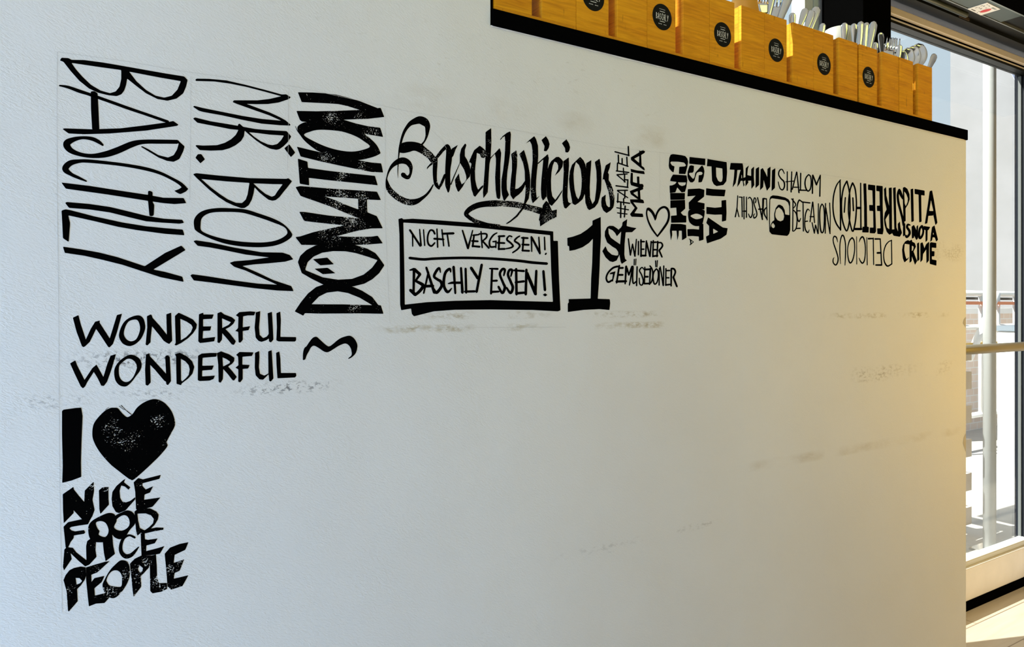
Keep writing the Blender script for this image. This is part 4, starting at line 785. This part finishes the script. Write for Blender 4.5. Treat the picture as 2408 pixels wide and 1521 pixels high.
def utensil(kind, tip, foot, Y, label, rot=0.0):
    from mathutils import Quaternion
    b = at(tip[0], tip[1], Y); f = at(foot[0], foot[1], Y)
    ln = {'spoon': .2, 'fork': .203, 'knife': .207, 'handle': .2045}[kind]
    k = (f.z-(Z_SH1+0.010))/max(b.z-f.z, 0.02)
    ox = f.x - (b.x-f.x)*min(k, 2.0)
    best = None                                # stand inside the compartment the utensil leaves through
    for x in xs:
        for lo, hi in ((x+0.017, x+0.0928-0.010), (x+0.0928+0.017, x+WB-0.017)):
            c = min(max(ox, lo), hi)
            if best is None or abs(c-ox) < abs(best-ox): best = c
    org = Vector((best, Y, Z_SH1+0.009)); d = b-org; sc_ = d.length/ln; d.normalize()
    r = bpy.data.objects.new(KN[kind], None); C.objects.link(r); r.empty_display_size = .02
    r.location = org; r.rotation_mode = 'QUATERNION'; r.scale = (sc_, sc_, sc_)
    r.rotation_quaternion = Vector((0,0,1)).rotation_difference(d) @ Quaternion((0,0,1), -0.75+rot)
    tag(r, label, KN[kind], {'spoon': 'spoons', 'fork': 'forks', 'knife': 'knives'}[KN[kind]] + ' standing in the bamboo boxes')
    if kind not in PROTO:
        PROTO[kind] = [link(n_, bm_, STEEL, r, True) for n_, bm_ in make(kind)]
    else:
        for o in PROTO[kind]:
            c = o.copy(); C.objects.link(c); c.parent = r
    return r
z2 = lambda x, y: (1700+x/3.401, y/3.401)
U = [
 ('fork', z2(322,-120), z2(330,105), 'thin fork at the left of the cluster cut off by the top edge', 1.2),
 ('knife', z2(400,-90), z2(352,100), 'shiny knife beside the thin fork, cut off by the top edge', .3),
 ('fork', z2(462,-110), z2(428,135), 'fork in the middle of the cluster cut off by the top edge', .5),
 ('knife', z2(545,-80), z2(455,140), 'dark leaning knife at the right of the cluster cut off by the top edge', .9),
 ('handle', z2(556,105), z2(548,180), 'short dark spoon handle left of the three shiny leaning ones', .5),
 ('handle', z2(662,72), z2(608,190), 'shiny leaning spoon handle, left of three in front of the pale window frame', .6),
 ('handle', z2(712,90), z2(648,205), 'shiny leaning spoon handle, the middle and lowest of three by the pale window frame', .4),
 ('handle', z2(752,62), z2(682,210), 'shiny leaning spoon handle, tallest and right of three by the pale window frame', .7),
 ('handle', z2(800,190), z2(770,245), 'single small spoon handle standing left of the white bowl', .6),
 ('handle', z2(972,185), z2(970,250), 'upright rounded handle above the white bowl, left of the pair on the dark pier', .5),
 ('handle', z2(1047,190), z2(1040,265), 'upright rounded handle above the white bowl, right of the pair on the dark pier', .4),
 ('knife', z2(1105,172), z2(1090,335), 'broad upright knife handle, left of the dense trio before the dark pier', .6),
 ('knife', z2(1150,180), z2(1135,345), 'upright knife handle in the middle of the dense trio before the dark pier', .9),
 ('knife', z2(1208,172), z2(1170,355), 'upright knife handle at the right of the dense trio before the dark pier', .5),
 ('handle', z2(1217,340), z2(1212,372), 'tiny handle tip peeping out right of the knife trio', .2),
 ('handle', z2(1258,262), z2(1275,400), 'dull greenish handle leaning left at the edge of the dark pier', .9),
 ('handle', z2(1288,352), z2(1300,405), 'short bright handle right of the dull greenish one', .3),
 ('handle', z2(1320,338), z2(1312,405), 'thin bright handle between the greenish one and the fork', 1.0),
 ('fork', z2(1356,285), z2(1325,410), 'fork with raised tines at the edge of the bright door glass', .5),
 ('fork', z2(1393,292), z2(1365,425), 'darker fork with raised tines right beside the bright one', .8),
 ('handle', z2(1412,360), z2(1400,440), 'dark handle just right of the two forks', .4),
 ('spoon', z2(1440,405), z2(1430,455), 'lowest leftmost spoon bowl in the end box', .9),
 ('spoon', z2(1490,385), z2(1450,460), 'dark spoon bowl, second of the row in the end box', .7),
 ('spoon', z2(1532,370), z2(1490,470), 'large bright spoon bowl facing the room in the end box', .5),
 ('spoon', z2(1580,352), z2(1548,490), 'tallest spoon bowl, above the lit slot of the end box', .6),
 ('handle', z2(1692,438), z2(1632,520), 'lone thin handle leaning out at the right end of the row', 1.3)]
rs = random.Random(11)
for i, (k, tip, foot, lab, rt) in enumerate(U):
    Y = 1.022 + 0.0175*((i*2) % 5)
    if k == 'spoon': Y = 1.022 + 0.021*(i-21)
    utensil(k, tip, foot, Y, lab, (rt-.6)*.5)
# white bowl and amber cup standing behind / in the boxes
p = at(1974, 72, 1.155)
w_ = 0.037
zt_ = p.z
bm = bmesh.new()
lathe(bm, [(w_*.45, 0), (w_*.55, 0.004), (w_*.80, 0.05), (w_*.95, zt_-Z_SH1-0.03), (w_, zt_-Z_SH1), (w_*.96, zt_-Z_SH1+0.001), (w_*.9, zt_-Z_SH1-0.03), (w_*.5, 0.02)], 40)
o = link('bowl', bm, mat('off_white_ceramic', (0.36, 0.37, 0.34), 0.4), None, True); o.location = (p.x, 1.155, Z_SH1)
tag(o, 'white bowl standing on the shelf behind the bamboo boxes before the dark pier', 'bowl')
p = at(1755, 2, 1.158); hc_ = p.z-Z_SH1
bm = bmesh.new(); lathe(bm, [(.026, 0), (.027, .003), (.033, hc_-.012), (.035, hc_-.008), (.035, hc_), (.033, hc_), (.031, hc_-.02), (.024, .01)], 32)
o = link('cup', bm, AMBER, None, True); o.location = (p.x, 1.158, Z_SH1)
tag(o, 'amber cup standing on the shelf behind the bamboo boxes', 'cup')

# ------------------------------------------------------------------ outside
struct(link('ground_outside', bx(-12, 30, 1.40, 30, -0.08, -0.01), PAVE))
b0 = thing('concrete_building', 'pale concrete building filling the right part of the door glass', 'building', (9, 2.0, 0))
XB = 9.0; ye = XB/ (ray(2235,100).x/ray(2235,100).y)
link('facade', bx(0, 6, 0.0, ye-2.0, -0.02, 14), CONC, b0)
bm = bmesh.new()
for yy in (0.35, 1.35, 2.05): box(bm, -0.012, 0, yy, yy+0.02, 0, 14)
link('panel_joint', bm, mat('joint_grey', (0.20, 0.20, 0.22), 0.8), b0)
sr = atz(2327, 1290, 0.0)
bm = bmesh.new(); tube(bm, [(0,0,0), (0,0,4.2)], 0.026, 20); 
post = thing('steel_post', 'slim pale steel post standing outside just behind the glass door', 'post', (sr.x, sr.y, -0.01))
link('shaft', bm, mat('galvanised_steel', (0.42, 0.44, 0.44), 0.4, 0.1), post, True)
link('base_plate', bx(-.06, .06, -.06, .06, 0, .010), STEEL, post)
# slatted crate
g = atz(2268, 1262, 0.0)
cr = thing('slatted_crate', 'bleached slatted timber crate outside beside the steel post, behind the wall end', 'crate', (g.x-0.55, g.y+0.02, -0.01))
for k in range(5):
    z0 = 0.05+k*0.165
    link('slat', bx(0, 0.66, 0, 0.03, z0, z0+0.085), TIMBER, cr); link('slat', bx(0, 0.03, 0.03, 0.5, z0, z0+0.085), TIMBER, cr)
for xx in (0.03, 0.60): link('corner_post', bx(xx, xx+.045, .03, .075, 0, .85), TIMBER, cr)
link('lid', bx(0, 0.66, 0, 0.5, 0.85, 0.88), TIMBER, cr)
# white planter
g = atz(2345, 1225, 0.0)
pl = thing('planter_box', 'tall white planter box outside close to the right door stile', 'planter', (at(2344, 0, g.y+0.28).x, g.y+0.1, -0.01))
link('tub', bx(0, 0.5, 0, 0.18, 0, 0.97), WHITE, pl, False, 0.01); link('rim', bx(-.012, .512, -.012, .192, .97, 1.0), mat('slate_rim', (0.16, 0.20, 0.24), 0.6), pl)
# barrier
bf = thing('site_barrier', 'white tube site barrier with a thin orange board, far outside past the crate', 'barrier', (6.6, 2.9, -0.01))
bm = bmesh.new()
for zz in (0.25, 0.95, 1.22): tube(bm, [(-1.2,0,zz),(2.0,0,zz)], .022, 10)
for k in range(12): tube(bm, [(-1.2+k*.29,0,.25),(-1.2+k*.29,0,1.22)], .016, 8)
for k in range(5): tube(bm, [(-1.2+k*.62,-.03,.70),(-.75+k*.62,-.03,1.22)], .03, 10)
link('tube_frame', bm, WHITE, bf, True)
link('board', bx(-1.2, 2.0, -.03, -.01, 1.13, 1.155), ORANGE, bf); link('board', bx(-1.2, 2.0, -.03, -.01, .80, .83), mat('yellow_board', (.8,.50,.10), .5), bf)
link('board', bx(-1.2, 2.0, .02, .04, 1.17, 1.19), mat('black_board', (.02,.02,.02), .6), bf)
lw_ = thing('brick_parapet', 'low peach brick parapet outside behind the white tube barrier', 'wall', (6.2, 3.3, -0.01))
m = mat('peach_brick', (0.7, 0.5, 0.4), 0.9); br = N(m, 'ShaderNodeTexBrick'); br.inputs['Scale'].default_value = 4
br.inputs['Color1'].default_value = (.80,.64,.54,1); br.inputs['Color2'].default_value = (.86,.72,.62,1); br.inputs['Mortar'].default_value = (.88,.84,.80,1)
mp = N(m, 'ShaderNodeMapping'); mp.inputs['Rotation'].default_value = (math.pi/2, 0, 0); LK(m, N(m, 'ShaderNodeTexCoord').outputs['Object'], mp.inputs[0]); LK(m, mp.outputs[0], br.inputs['Vector']); base_col(m, br.outputs['Color'])
link('brickwork', bx(-0.6, 2.4, 0, .2, 0, 1.05), m, lw_); link('coping', bx(-0.62, 2.42, -.03, .23, 1.05, 1.10), WHITE, lw_)
# shade sail
a = at(2366, 148, 3.2); b = at(2400, 120, 3.2); c = at(2392, 215, 3.0)
bm = bmesh.new(); slab(bm, [a, b + Vector((0.5, 0, 0.1)), c + Vector((0.15, 0, -0.05))], None, (0.004, 0.004, 0))
o = link('shade_sail', bm, mat('blue_grey_mesh', (0.42, 0.46, 0.60), 0.8)); tag(o, 'small blue grey fabric triangle hanging outside near the top right door corner', 'shade sail')
